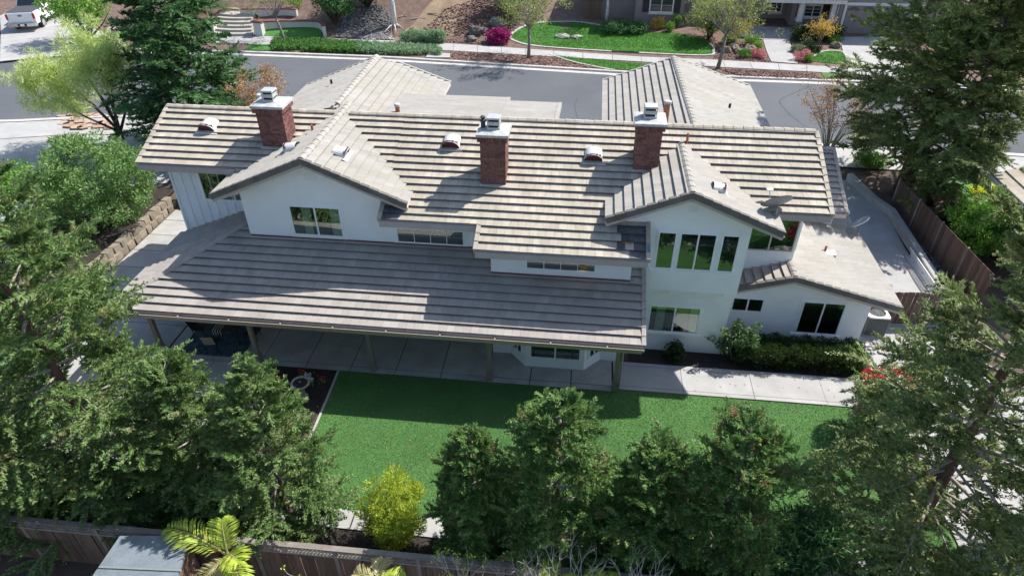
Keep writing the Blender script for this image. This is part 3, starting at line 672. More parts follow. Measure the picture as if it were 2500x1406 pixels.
ridge((7.1, 12.7, 5.12), (10.4, 12.7, 5.12), 'tile_grey')
rake((-20.09, 3.86, mz(3.86)), (-20.09, 6.96, 8.25), 'tile', True); rake((7.38, 3.04, mz(3.04)), (7.38, 6.96, 8.25), 'tile', False)
rake((-9.39, 1.82, mz(1.82)), (-9.39, 2.7, mz(2.7)), 'tile', True); rake((-5.54, 0.74, mz(0.74)), (-5.54, 1.82, mz(1.82)), 'tile', True)
rake((0.72, 0.74, mz(.74)), (0.72, 2.3, mz(2.3)), 'tile', False)
rake((-16.17, 2.18, G1Z - G1S * 3.97), (G1X, 2.18, G1Z), 'tile_shade', False); rake((-8.34, 2.18, G1Z - G1S * 3.86), (G1X, 2.18, G1Z), 'tile_shade', True)
rake((-0.86, 1.82, G2Z - G2S * 2.92), (G2X, 1.82, G2Z), 'tile_shade', False); rake((5.47, 1.82, G2Z - G2S * 3.41), (G2X, 1.82, G2Z), 'tile_shade', True)
rake((4.47, 3.58, 3.46 - .3 * 2.5), (6.97, 3.58, 3.46), 'tile_shade', False); rake((11.41, 3.58, 3.46 - RGS * 4.44), (6.97, 3.58, 3.46), 'tile_shade', True)
rake((0.78, -0.87, 3.09), (0.78, 2.3, pz(2.3)), 'tile_grey', False); rake((10.4, 8.95, 3.6), (10.4, 12.7, 5.1), 'tile_grey', False)
rake((-3.05, 10.75, 7.59), (-3.05, 7.05, 8.2), 'tile_pale', True); rake((-5.55, 11.55, 7.46), (-5.55, 10.75, 7.59), 'tile_pale', True)
rake((-17.0, 14.9, 6.59), (-12.95, 14.9, 8.23), 'tile_pale', True); rake((-9.3, 16.0, 6.62), (-12.0, 15.3, 7.86), 'tile_pale', False)
rake((-1.02, 17.2, 6.6), (2.6, 17.0, 8.0), 'tile_pale', True); rake((6.85, 17.3, 6.53), (2.6, 17.0, 8.03), 'tile_pale', False)
# ---- fascia boards, barge boards, gutter, beam and posts
fa = lambda a, b, hgt=0.24, mat='fascia', w=0.05: MB().bar(a, b, w, hgt).build('fascia', mat, HS)
for x0, x1, y in ((-20.09, -15.9, 3.86), (-9.39, -5.54, 1.82), (-5.54, 0.72, 0.74), (4.9, 7.38, 3.04)): fa((x0, y - .03, mz(y) - .15), (x1, y - .03, mz(y) - .15))
fa((7.38, 3.04, mz(3.04) - .17), (7.38, 6.96, 8.08), 0.2); fa((-20.09, 3.86, mz(3.86) - .17), (-20.09, 6.96, 8.08), 0.2)
for x0, xm, x1, y, z, s0, s1 in ((-16.17, G1X, -8.34, 2.20, G1Z, G1S, G1S), (-0.86, G2X, 5.47, 1.84, G2Z, G2S, G2S), (4.47, 6.97, 11.41, 3.60, 3.46, .3, RGS)):
    fa((x0, y, z - s0 * (xm - x0) - .20), (xm, y, z - .20), 0.17, 'soffit', 0.06); fa((xm, y, z - .20), (x1, y, z - s1 * (x1 - xm) - .20), 0.17, 'soffit', 0.06)
fa((11.43, 3.6, 2.20), (11.43, 11.5, 2.20), 0.16, 'gutter', 0.1)
fa((-19.9, -0.9, 3.0), (-19.9, 4.8, 3.0), 0.14, 'gutter', 0.06)
fa((7.05, 8.92, 3.47), (10.4, 8.92, 3.47), 0.2, 'soffit')
gt = MB().add([(-19.9, -0.90, 2.93), (0.80, -0.90, 2.93), (0.80, -1.02, 2.93), (-19.9, -1.02, 2.93), (-19.9, -1.06, 3.06), (0.80, -1.06, 3.06), (0.80, -1.03, 3.06), (-19.9, -1.03, 3.06), (-19.9, -1.0, 2.96), (0.80, -1.0, 2.96), (0.80, -0.91, 2.96), (-19.9, -0.91, 2.96)],
              [(0, 1, 2, 3), (3, 2, 5, 4), (4, 5, 6, 7), (7, 6, 9, 8), (8, 9, 10, 11), (0, 3, 4, 7, 8, 11), (1, 10, 9, 6, 5, 2)])
for x in np.arange(-19, 0.7, 2.05): gt.box(x, x + .05, -1.04, -0.89, 3.045, 3.075)
gt.build('gutter', 'gutter', HS)
MB().box(-19.86, 0.74, -0.895, -0.85, 2.74, 3.0).build('fascia', 'gutter', HS)
MB().box(-19.3, 0.3, -0.09, 0.09, 2.62, 2.92).build('beam', 'taupe_wood', HS)
for i, x in enumerate((-19.0, -14.77, -9.85, -5.02, 0.0)):
    p = MB().box(x - .085, x + .085, -.085, .085, 0, 2.62).build('post', 'taupe_wood', HS)
    MB().box(x - .115, x + .115, -.115, .115, 0.0, 0.52).build('post_base', 'taupe_wood', p)
MB().tube([(0.16, .03, 2.9), (0.16, .03, 0.1)], 0.045, 8).build('downpipe', 'gutter', HS)
MB().tube([(-19.4, -.75, 2.95), (-19.3, 3.2, 2.5), (-19.25, 3.2, 0.1)], 0.045, 8).build('downpipe', 'gutter', HS)
MB().bar((-15.25, 2.69, pz(2.69) + .08), (-5.12, 2.69, pz(2.69) + .08), 0.03, 0.09).build('flashing', 'flashing', HS)
MB().bar((-5.1, 1.64, pz(1.64) + .08), (0.25, 1.64, pz(1.64) + .08), 0.03, 0.09).build('flashing', 'flashing', HS)
MB().box(0.70, 0.76, 1.0, 1.6, mz(1.3) - .02, mz(1.3) + .13).build('blue_board', 'blue_board', HS)
lc = MB()
for i in range(26):
    x, y = -0.32 + 0.5 * random.random(), 1.30 + 0.28 * random.random(); lc.rock((x, y, mz(y) + .055), .03, .03, .012, i, 5, 2)
tag(lc.build('lichen', 'lichen', HS), kind='stuff')

# ---- windows
def window(O, U, w, hgt, N, cols=2, rows=1, trim=0.14, sill=False, curtain=None, grid_bars=None, frame_mat='white_trim'):
    O, U, N = np.array(O, float), np.array(U, float), np.array(N, float); Z = np.array([0, 0, 1.0])
    fr = MB(); f = 0.05
    for a in ((-f, w + f, -f, 0), (-f, w + f, hgt, hgt + f), (-f, 0, 0, hgt), (w, w + f, 0, hgt)): fr.obox(O, U, Z, N, *a, 0.002, 0.055)
    for c in range(1, cols): fr.obox(O, U, Z, N, w * c / cols - .03, w * c / cols + .03, 0, hgt, 0.004, 0.05)
    for r in range(1, rows): fr.obox(O, U, Z, N, 0, w, hgt * r / rows - .02, hgt * r / rows + .02, 0.004, 0.048)
    wdw = fr.build('window', frame_mat, HS)
    if trim:
        t = MB()
        for a in ((-f - trim, w + f + trim, -f - trim, -f), (-f - trim, w + f + trim, hgt + f, hgt + f + trim), (-f - trim, -f, -f, hgt + f), (w + f, w + f + trim, -f, hgt + f)): t.obox(O, U, Z, N, *a, 0.001, 0.022)
        t.build('window_trim', 'stucco', wdw)
    if sill: MB().obox(O, U, Z, N, -f - trim - .04, w + f + trim + .04, -f - .12, -f - .002, 0.003, 0.09).build('sill', 'white_trim', wdw)
    MB().obox(O, U, Z, N, 0, w, 0, hgt, 0.0015, 0.004).build('interior', 'interior', wdw)
    if curtain:
        for a, b in curtain:
            cu = MB(); n = 14
            pts = [(w * (a + (b - a) * i / n), 0.007 + 0.006 * (i % 2)) for i in range(n + 1)]
            cu.add([O + U * p + N * q + Z * z for z in (0.02, hgt - .02) for p, q in pts], [(i, i + 1, n + 2 + i, n + 1 + i) for i in range(n)])
            cu.build('curtain', 'curtain', wdw)
    if grid_bars:
        gb = MB()
        for c in range(1, grid_bars[0]): gb.obox(O, U, Z, N, w * c / grid_bars[0] - .012, w * c / grid_bars[0] + .012, 0, hgt, 0.006, 0.042)
        for r in range(1, grid_bars[1]): gb.obox(O, U, Z, N, 0, w, hgt * r / grid_bars[1] - .008, hgt * r / grid_bars[1] + .008, 0.006, 0.018)
        gb.build('glazing_bars', frame_mat, wdw)
    for c in range(cols):
        for r in range(rows):
            MB().obox(O, U, Z, N, w * c / cols + .031 * (c > 0), w * (c + 1) / cols - .031 * (c < cols - 1), hgt * r / rows + .021 * (r > 0), hgt * (r + 1) / rows - .021 * (r < rows - 1), 0.022, 0.028).build('pane', 'pane', wdw)
    return wdw
X1, NB = (1, 0, 0), (0, -1, 0)
window((-13.30, 2.71, 4.79), X1, 2.0, 1.25, NB, 2, curtain=[(0.22, 0.40), (0.80, 0.99)])
window((-9.0, 2.71, 4.70), X1, 2.64, 0.60, NB, 1, 1, grid_bars=(4, 2))
lwd = window((-3.70, 1.66, 4.51), X1, 2.57, 0.41, NB, 1, 1, grid_bars=(4, 2))
M('amber_glass', (0.55, 0.33, 0.06), 0.4, 0.1); _m, _n, _b, _g2 = _new('bulb'); _b.inputs['Emission Color'].default_value = (1, .8, .45, 1); _b.inputs['Emission Strength'].default_value = 9
MB().lathe([(.04, .05), (.16, -.02), (.15, -.04), (.03, .03)], (-1.55, 1.652, 4.73), 14).build('lamp_shade', 'amber_glass', lwd); MB().lathe([(.01, -.045), (.035, -.02), (.035, .02), (.01, .045)], (-1.55, 1.635, 4.68), 10).build('bulb', 'bulb', lwd)
window((1.20, 2.30, 4.46), X1, 0.58, 1.55, NB, 1, trim=0.06); window((2.00, 2.30, 4.46), X1, 1.25, 1.55, NB, 2, trim=0.06); window((3.53, 2.30, 4.46), X1, 0.54, 1.55, NB, 1, trim=0.06)
MB().box(1.0, 4.27, 2.24, 2.30, 4.28, 4.38).build('sill', 'white_trim', HS)
window((1.33, 2.63, 1.08), X1, 1.95, 1.26, NB, 2, sill=True, curtain=[(0.12, 0.30), (0.82, 0.99)])
window((4.89, 3.98, 1.40), X1, 1.20, 0.62, NB, 2); window((7.77, 3.98, 0.44), X1, 1.63, 1.60, NB, 2, sill=True)
window((5.05, R2Y, 4.02), X1, 1.86, 1.75, NB, 2, trim=0.05, frame_mat='galv')
window((7.05, R2Y + .12, 4.02), (0, 1, 0), 1.2, 1.75, (1, 0, 0), 1, trim=0.04, frame_mat='galv')
window((-18.15, 4.8, 5.0), X1, 2.7, 1.25, NB, 2, trim=0.08)
window((-3.43, 0.95, 0.62), X1, 1.95, 1.75, NB, 2, 1, trim=0.05)
for (x0, y0), (x1, y1) in ((bay[0], bay[1]), (bay[2], bay[3])):
    u = np.array([x1 - x0, y1 - y0, 0]); L = np.linalg.norm(u); u /= L
    window(np.array([x0, y0, 0.62]) + u * 0.28, u, L - .5, 1.75, (u[1], -u[0], 0), 2, 1, trim=0.05)
def louvre(x0, x1, z0, z1, y):
    v = MB().box(x0, x1, y - .012, y, z0, z1).build('gable_vent', 'white_trim', HS)
    for i in range(5):
        z = z0 + .03 + (z1 - z0 - .05) * i / 5; MB().box(x0 + .03, x1 - .03, y - .035, y - .013, z, z + .022).build('louvre', 'white_trim', v)
louvre(-12.42, -12.0, 7.20, 7.50, 2.71); louvre(2.06, 2.46, 6.88, 7.15, 2.30)

# ---- chimneys
def chimney(x0, x1, y0, y1, z0, z1, cover, spark=False):
    ch = MB().box(x0 + .012, x1 - .012, y0 + .012, y1 - .012, z0, z1).build('chimney', 'mortar', HS)
    b = MB(); bh, bl, j = 0.083, 0.245, 0.014; rows = int((z1 - z0) / (bh + j))
    for r in range(rows + 1):
        z = z1 - (r + 1) * (bh + j) + j; off = (r % 2) * bl / 2
        for (sx, ex, fix, ax) in ((x0, x1, y0, 0), (x0, x1, y1, 1), (y0, y1, x0, 2), (y0, y1, x1, 3)):
            k = sx - off
            while k < ex - .01:
                a, c = max(k, sx), min(k + bl - j, ex); k += bl
                if c - a < .03: continue
                p = random.uniform(0, .006)
                if ax == 0: b.box(a, c, fix - p, fix + .03, z, z + bh)
                elif ax == 1: b.box(a, c, fix - .03, fix + p, z, z + bh)
                elif ax == 2: b.box(fix - p, fix + .03, a, c, z, z + bh)
                else: b.box(fix - .03, fix + p, a, c, z, z + bh)
    n = int((x1 - x0 + .2) / .1)
    for i in range(n):
        a = x0 - .09 + (x1 - x0 + .18) * i / n
        b.box(a, a + (x1 - x0 + .18) / n - .012, y0 - .09, y0 - .003, z1 - .2, z1 - .005)
        b.box(a, a + (x1 - x0 + .18) / n - .012, y1 + .003, y1 + .09, z1 - .2, z1 - .005)
    n = int((y1 - y0) / .1)
    for i in range(n):
        a = y0 + (y1 - y0) * i / n
        b.box(x1 + .003, x1 + .09, a, a + (y1 - y0) / n - .012, z1 - .2, z1 - .005); b.box(x0 - .09, x0 - .003, a, a + (y1 - y0) / n - .012, z1 - .2, z1 - .005)
    tag(b.build('bricks', 'brick', ch), kind='stuff')
    cr = MB().box(x0 - .13, x1 + .13, y0 - .13, y1 + .13, z1, z1 + .10)
    cr.prism([(x0 - .10, y0 - .10, z1 + .1), (x1 + .1, y0 - .1, z1 + .1), (x1 + .1, y1 + .1, z1 + .1), (x0 - .1, y1 + .1, z1 + .1)], [(x0 + .1, y0 + .1, z1 + .15), (x1 - .1, y0 + .1, z1 + .15), (x1 - .1, y1 - .1, z1 + .15), (x0 + .1, y1 - .1, z1 + .15)])
    cr.build('chimney_crown', 'crown', ch)
    cx, cy, zb = (x0 + x1) / 2 + cover, (y0 + y1) / 2 + .05, z1 + .14
    c = MB(); q = lambda s, z: [(cx - s, cy - s, z), (cx + s, cy - s, z), (cx + s, cy + s, z), (cx - s, cy + s, z)]
    c.prism(q(.25, zb), q(.23, zb + .08)); c.prism(q(.235, zb + .17), q(.22, zb + .30)); c.prism(q(.255, zb + .39), q(.235, zb + .45))
    for sx in (-1, 1):
        for sy in (-1, 1): c.bar((cx + sx * .22, cy + sy * .22, zb), (cx + sx * .22, cy + sy * .22, zb + .42), .03, .03, (1, 0, 0))
    c.build('flue_cover', 'sheet_metal', ch)
    MB().prism(q(.18, zb), q(.18, zb + .38)).build('flue', 'black', ch)
    MB().bar((x0 - .05, y0 - .06, mz(y0 - .06) + .07), (x1 + .05, y0 - .06, mz(y0 - .06) + .07), .14, .03).build('flashing', 'galv', ch)
    if spark: MB().lathe([(.09, 0), (.09, .25), (.11, .26), (.11, .33), (.07, .36), (.07, .40), (.10, .42), (.10, .46), (.03, .50)], (cx - .42, cy, z1 + .1), 12).build('flue_pipe', 'ac_dark', ch)
chimney(-15.02, -13.92, 4.95, 5.9, 7.2, 9.16, -.06); chimney(-5.71, -4.75, 3.63, 4.6, 6.7, 8.92, .0, True); chimney(0.14, 1.08, 4.65, 5.6, 7.0, 9.19, -.02)

# ---- roof fittings
def arched_vent(P, d, up, s=1.0, mat='white_metal'):
    """half-round hood whose mouth points along d (down the slope)"""
    P, d, up = (np.array(k, float) for k in (P, d, up)); side = np.cross(d, up); back = -d
    n = 12; R = 0.37 * s; mb = MB(); arc = [(math.cos(math.pi * i / n), math.sin(math.pi * i / n)) for i in range(n + 1)]
    vs = [P + side * R * c + up * R * sn for c, sn in arc] + [P + back * .62 * s + side * R * .9 * c + up * (R * .5 * sn + .01) for c, sn in arc]
    mb.add(vs, [(i, i + 1, n + 2 + i, n + 1 + i) for i in range(n)])
    v = mb.build('roof_vent', mat, HS)
    mo = MB()
    for i in range(7):
        z = R * (i + .1) / 7; w = math.sqrt(max(0.001, R * R - z * z)) - .015; mo.obox(P + back * .06 + up * z, side, d, up, -w, w, -.03, .03, 0, R / 7 * .75)
    mo.obox(P + back * .12, side, d, up, -R * .8, R * .8, -.01, .01, 0, R * .75)
    mo.build('louvres', 'vent_dark', v)
    MB().obox(P, side, d, up, -R * 1.35, R * 1.35, -.05, .16, 0, .012).build('vent_flashing', mat, v)
MD = np.array([0, -1, -MS]) / math.hypot(1, MS); MU = np.array([0, -MS, 1]) / math.hypot(1, MS)
for x, y in ((-17.75, 5.62), (-7.2, 5.3), (-1.42, 4.95)): arched_vent((x, y, mz(y) + .055), MD, MU)
gl = lambda s: np.array([s, 0, -G1S]) / math.hypot(1, G1S); gu = lambda s: np.array([s * G1S, 0, 1]) / math.hypot(1, G1S)
for x, y, s in ((-13.55, 4.05, -1), (-11.0, 3.7, 1)): arched_vent((x, y, G1Z - G1S * abs(x - G1X) + .06), gl(s), gu(s), 0.85)
arched_vent((3.35, 3.1, G2Z - G2S * 1.29 + .06), gl(1), gu(1), 0.75)
def pipe(x, y, z, hgt, r, mat='rust_pipe', collar=True):
    p = MB().tube([(x, y, z - .1), (x, y, z + hgt)], r, 10).build('vent_pipe', mat, HS)
    if collar: MB().lathe([(r * 1.35, -.05), (r * 1.35, .04), (r * 1.1, .06)], (x, y, z + hgt - .03), 12).build('pipe_cap', 'crown', p)
pipe(-16.0, 7.5, 8.0, .75, .11); pipe(-9.9, 7.5, 8.05, .5, .1); pipe(1.6, 8.6, 7.7, 1.0, .12); pipe(-13.05, 5.6, 7.95, .3, .05, collar=False); pipe(2.25, 6.1, 7.9, .45, .05, collar=False)
pipe(9.0, 6.6, 2.95, .28, .05, 'rust_pipe', False); pipe(-14.6, 12.3, 7.6, .25, .06, 'black', False); pipe(4.9, 12.0, 7.25, .22, .06, 'black', False)
MB().box(8.98, 9.45, 6.3, 6.75, 2.93, 2.96).build('pipe_flashing', 'crown', HS)

# ================================================================== THINGS ON AND ROUND THE HOUSE
def sat_dish(P, face, label, s=1.6):
    e = empty('satellite_dish', P, label, 'satellite dish', None); P = np.array(P, float)
    f = np.array(face, float); f /= np.linalg.norm(f); a = np.cross(f, [0, 0, 1.0]); a /= np.linalg.norm(a); b = np.cross(a, f)
    MB().tube([P, P + [0, 0, .35], P + [0, 0, .45] - f * .05], .03, 8).build('mast', 'dish', e)
    C = P + np.array([0, 0, .5]) + f * .05; mb = MB(); n = 22; rings = [(0, 0), (.12, .006), (.24, .025), (.34, .055), (.355, .05)]
    vs = [C + a * r * s * math.cos(2 * math.pi * k / n) + b * r * .85 * s * math.sin(2 * math.pi * k / n) + f * z * s for r, z in rings for k in range(n)]
    vs += [v - f * .012 for v in vs]; m = len(rings) * n
    fs = [(i * n + k, i * n + (k + 1) % n, (i + 1) * n + (k + 1) % n, (i + 1) * n + k) for i in range(len(rings) - 1) for k in range(n)]
    mb.add(vs, fs + [tuple(m + q for q in fc[::-1]) for fc in fs]); mb.build('reflector', 'dish', e, True)
    T = C + f * .42 * s - b * .16 * s
    MB().tube([C - b * .3 * s, C - b * .34 * s + f * .1, T], .014, 6).build('feed_arm', 'dish', e)
    MB().obox(T, a, b, f, -.08 * s, .08 * s, -.035, .035, -.06, .06).build('receiver', 'white_metal', e)
    for q in (-1, 1): MB().tube([P + a * q * .2 - f * .12, P + [0, 0, .26]], .012, 6).build('brace', 'dish', e)
sat_dish((5.35, 2.9, G2Z - G2S * 3.29 + .05), (-.25, .75, .62), 'grey satellite dish standing on the right rear gable roof')
sat_dish((11.3, 9.25, 2.42), (-.55, .35, .75), 'grey satellite dish at the eave of the low roof above the side yard')

ac = empty('air_conditioner', (11.25, 4.95, 0), 'grey outdoor air conditioner with round top grille beside the right wall', 'air conditioner')
MB().box(10.75, 11.75, 4.45, 5.45, 0.02, .08).build('pad', 'concrete_old', ac)
MB().box(10.82, 11.68, 4.52, 5.38, .08, 1.0).build('cabinet', 'ac_dark', ac)
fin = MB()
for i in range(19):
    k = 10.83 + .84 * i / 18; fin.box(k - .008, k + .008, 4.50, 4.52, .12, .98); fin.box(k - .008, k + .008, 5.38, 5.40, .12, .98)
    k2 = 4.53 + .84 * i / 18; fin.box(10.80, 10.82, k2 - .008, k2 + .008, .12, .98); fin.box(11.68, 11.70, k2 - .008, k2 + .008, .12, .98)
fin.build('louvres', 'ac_metal', ac)
for i in range(4):
    x, y = (10.8, 11.66)[i % 2], (4.5, 5.36)[i // 2]; MB().box(x, x + .05, y, y + .05, .08, 1.0).build('corner_post', 'ac_metal', ac)
top = MB(); n = 28; cx, cy = 11.25, 4.95; sq = []
for k in range(n):
    t = 2 * math.pi * k / n; m = max(abs(math.cos(t)), abs(math.sin(t))); sq.append((cx + .47 * math.cos(t) / m, cy + .47 * math.sin(t) / m))
vs = [(x, y, 1.06) for x, y in sq] + [(cx + .36 * math.cos(2 * math.pi * k / n), cy + .36 * math.sin(2 * math.pi * k / n), 1.06) for k in range(n)] + [(x, y, 1.0) for x, y in sq] + [(cx + .36 * math.cos(2 * math.pi * k / n), cy + .36 * math.sin(2 * math.pi * k / n), 0.95) for k in range(n)]
top.add(vs, [(k, (k + 1) % n, n + (k + 1) % n, n + k) for k in range(n)] + [(2 * n + k, 2 * n + (k + 1) % n, (k + 1) % n, k) for k in range(n)] + [(n + k, n + (k + 1) % n, 3 * n + (k + 1) % n, 3 * n + k) for k in range(n)])
top.build('top_cover', 'white_metal', ac)
for k in range(4):
    t = k * math.pi / 2 + .4; MB().add([(cx, cy, .97), (cx + .32 * math.cos(t - .25), cy + .32 * math.sin(t - .25), .95), (cx + .32 * math.cos(t + .25), cy + .32 * math.sin(t + .25), .99)], [(0, 1, 2)]).build('fan_blade', 'white_metal', ac)
gr = MB()
for r in (.12, .2, .28): gr.tube([(cx + r * math.cos(2 * math.pi * k / 20), cy + r * math.sin(2 * math.pi * k / 20), 1.065) for k in range(21)], .006, 4, False)
for k in range(6):
    t = k * math.pi / 6; gr.bar((cx - .36 * math.cos(t), cy - .36 * math.sin(t), 1.065), (cx + .36 * math.cos(t), cy + .36 * math.sin(t), 1.065), .008, .008)
gr.build('grille', 'ac_metal', ac)

bb = empty('bird_bath', (-12.2, -1.75, 0), 'weathered stone bird bath in the dark mulch bed', 'bird bath')
MB().lathe([(0.164, 0), (0.180, .05), (0.139, .10), (0.098, .22), (0.090, .36), (0.107, .50), (0.139, .58), (0.115, .62)], (-12.2, -1.75, .01), 20).build('pedestal', 'bath_stone', bb, True)
MB().lathe([(0.115, .60), (0.246, .64), (0.344, .70), (0.373, .76), (0.361, .80), (0.328, .79), (0.279, .745), (0.131, .72)], (-12.2, -1.75, .01), 28).build('bowl', 'bath_stone', bb, True)
MB().lathe([(0.279, .745), (0.283, .752)], (-12.2, -1.75, .012), 24).build('water', 'water', bb)
MB().rock((-12.22, -1.72, .79), .05, .035, .05, 3).build('bird_figure', 'bath_stone', bb)

# patio furniture
MB().box(-18.5, -15.4, 0.1, 2.6, .062, .072)
rug = MB().box(-18.45, -15.62, 0.12, 2.7, .066, .076).build('patio_rug', 'rug'); tag(rug, 'dark blue patterned rug on the shaded patio', 'rug')
tb = empty('patio_table', (-16.7, 1.45, .076), 'dark patio table with a striped cloth on the rug', 'table')
MB().box(-17.25, -16.05, 0.95, 1.95, .76, .80).build('tabletop', 'chair_dark', tb)
for x in (-17.2, -16.1):
    for y in (1.0, 1.9): MB().tube([(x, y, .076), (x, y, .76)], .025, 8).build('leg', 'chair_dark', tb)
for i in range(8):
    x = -17.12 + .055 * i; MB().box(x, x + .03, .9, 1.97, .803, .812).build('cloth_stripe', 'stripe_pale' if i % 2 == 0 else 'chair_dark', tb)
    MB().box(x, x + .03, .885, .90, .55, .812).build('cloth_stripe', 'stripe_pale' if i % 2 == 0 else 'chair_dark', tb)
def chair(x, y, rz, label, back):
    e = empty('patio_chair', (x, y, .076), label, 'chair', 'chairs round the patio table', rz, False)
    MB().box(-.25, .25, -.25, .25, .40, .44).build('seat', 'chair_dark', e)
    MB().add([(-.24, -.26, .46), (.24, -.26, .46), (.26, -.42, .98), (-.26, -.42, .98), (-.24, -.235, .46), (.24, -.235, .46), (.26, -.395, .98), (-.26, -.395, .98)], [(0, 1, 2, 3), (7, 6, 5, 4), (0, 4, 5, 1), (1, 5, 6, 2), (2, 6, 7, 3), (3, 7, 4, 0)]).build('backrest', back, e)
    for sx in (-1, 1):
        MB().tube([(sx * .25, -.26, 0), (sx * .25, -.26, .45), (sx * .27, -.43, 1.0)], .016, 6).build('leg', 'chair_dark', e)
        MB().tube([(sx * .25, .24, 0), (sx * .25, .24, .62), (sx * .26, -.30, .66)], .016, 6).build('leg', 'chair_dark', e)
chair(-17.0, 0.52, 0.15, 'dark patio chair with a tan back nearest the lawn side', 'chair_tan')
chair(-18.0, 1.4, -1.5, 'dark patio chair at the left end of the patio table', 'chair_dark'); chair(-15.65, 1.35, 1.7, 'dark patio chair at the right end of the patio table', 'chair_dark')
def flower(x, y, mat, label, h=.22, seed=0):
    e = empty('bedding_flower', (x, y, .01), label, 'flower', 'flowers in the mulch bed', 0, False)
    link('leaves', bushy('leaves', seed, [(0, 0, .08)], .13, 40, .09, .05), 'shrub_green', e)
    link('petals', bushy('petals', seed + 1, [(0, 0, h), (.08, .05, h - .03), (-.06, .07, h - .02)], .06, 14, .07, .06), mat, e)
for i, (u, v, m, l) in enumerate(((645, 910, 'red_flower', 'red flower in the mulch bed nearest the patio post'), (736, 905, 'red_flower', 'red flower behind the bird bath near the patio edge'), (752, 918, 'petal_white', 'white flower close behind the bird bath bowl'), (759, 930, 'petal_white', 'white flower right of the bird bath bowl'), (786, 926, 'red_flower', 'red flower near the pale lawn edging'), (680, 925, 'red_flower', 'small red flower left of the bird bath'))):
    flower(*G(u, v + 8), m, l, seed=40 + i * 2)

# ================================================================== FENCES, SHEDS, WALLS IN THE YARDS
def fence(name, a, b, z0, z1, bw, label, lattice=0.0, mat='fence_wood', post=2.4, side=1, jag=0.0, rails=True):
    """board fence from a to b; boards on the side facing the camera"""
    a, b = np.array([*a, 0.0]), np.array([*b, 0.0]); L = np.linalg.norm(b - a); U = (b - a) / L; Nn = np.array([U[1], -U[0], 0]) * side
    e = empty(name, tuple(a + [0, 0, z0]), label, 'fence'); n = int(L / bw); zb = z1 - lattice - (0.06 if lattice else 0)
    bm_ = MB().box(0.006, bw - 0.006, -0.011, 0.011, 0, zb - z0).mesh('board')
    for i in range(n):
        o_ = link('board', bm_, mat, e); o_.matrix_basis = frame(tuple(a + U * bw * i + Nn * (0.02 + 0.006 * (i % 2)) + np.array([0, 0, z0 - jag * random.random()])), tuple(U), (0, 0, 1)) @ Matrix.Rotation(random.uniform(-.012, .012), 4, 'Y')
    k = 0.0
    while k <= L + .01:
        p = a + U * min(k, L); MB().obox(p, U, Nn, (0, 0, 1), -.055, .055, -.045, .045, z0, z1 + .03).build('post', 'fence_rail', e); k += post
    if rails:
        if lattice:
            MB().obox(a, U, Nn, (0, 0, 1), 0, L, -.05, .05, zb, zb + .055).build('rail', 'fence_rail', e)
            MB().obox(a, U, Nn, (0, 0, 1), 0, L, -.085, .085, z1, z1 + .045).build('cap_rail', 'fence_rail', e)
            lt = MB(); h_ = z1 - zb - .055; st = 0.105; m = int((L + h_) / st)
            for i in range(m):
                for dr in (1, -1):
                    u0 = i * st - (h_ if dr > 0 else 0); u1 = u0 + h_ * 1.0
                    pa = (u0, zb + .055 if dr > 0 else z1); pb = (u1, z1 if dr > 0 else zb + .055)
                    if u0 < 0 or u1 > L: continue
                    P0 = a + U * pa[0] + np.array([0, 0, pa[1]]) + Nn * .004 * dr; P1 = a + U * pb[0] + np.array([0, 0, pb[1]]) + Nn * .004 * dr
                    lt.bar(P0, P1, .006, .030, tuple(np.cross(U, Nn) * 0 + np.array([0, 0, 1])))
            tag(lt.build('lattice', 'fence_rail', e), kind='stuff')
        else:
            for z in (z0 + .25, z1 - .25): MB().obox(a, U, Nn, (0, 0, 1), 0, L, -.03, .005, z, z + .09).build('rail', 'fence_rail', e)
    return e
fence('back_fence', (-22.5, -9.38), (13.0, -9.0), -0.6, 1.92, 0.205, 'long dark board fence with lattice top along the back of the yard', 0.30)
fence('side_gate_fence', (11.6, 5.55), (15.35, 5.75), 0.0, 1.75, 0.16, 'weathered board fence closing the side yard beside the air conditioner', 0.0, jag=0.05)
fence('boundary_fence', (15.9, 16.5), (16.7, 7.0), 0.0, 1.9, 0.2, 'brown board fence between the side yard and the right neighbour', 0.0)
fence('lattice_fence', (17.1, 13.5), (20.3, 14.6), 0.0, 1.5, 0.2, 'short dark lattice-topped fence beside the neighbouring white wall', 0.35)
fence('dark_side_fence', (-25.2, 13.2), (-20.0, 12.0), 0.0, 1.9, 0.2, 'dark board fence at the left end of the house', 0.0)
fence('left_fence', (-26.5, -9.3), (-26.5, 2.8), 0.0, 1.8, 0.2, 'board fence along the left edge of the terrace', 0.0, side=-1)
pw = strip('low_wall', [(13.95, 18.5), (14.65, 16.0), (15.28, 15.0), (15.45, 7.6)], 0.32, -.05, 0.42, 'concrete_old', h_near); tag(pw, 'low grey concrete wall along the edge of the side yard', 'wall')
e = empty('garden_lattice', (15.2, 9.3, 0), 'white lattice panel leaning on the low concrete wall', 'lattice'); lt = MB()
for i in range(26):
    for dr in (1, -1):
        y0 = 7.9 + i * .115; z = (0.08, .55) if dr > 0 else (.55, .08); lt.bar((15.0, y0, z[0]), (15.02, y0 + .42, z[1]), .006, .028)
tag(lt.build('slats', 'white_trim', e), kind='stuff')
MB().bar((15.0, 7.85, .58), (15.0, 11.3, .58), .03, .05).build('rail', 'white_trim', e); MB().bar((14.97, 7.85, .06), (14.97, 11.3, .06), .03, .05).build('rail', 'white_trim', e)
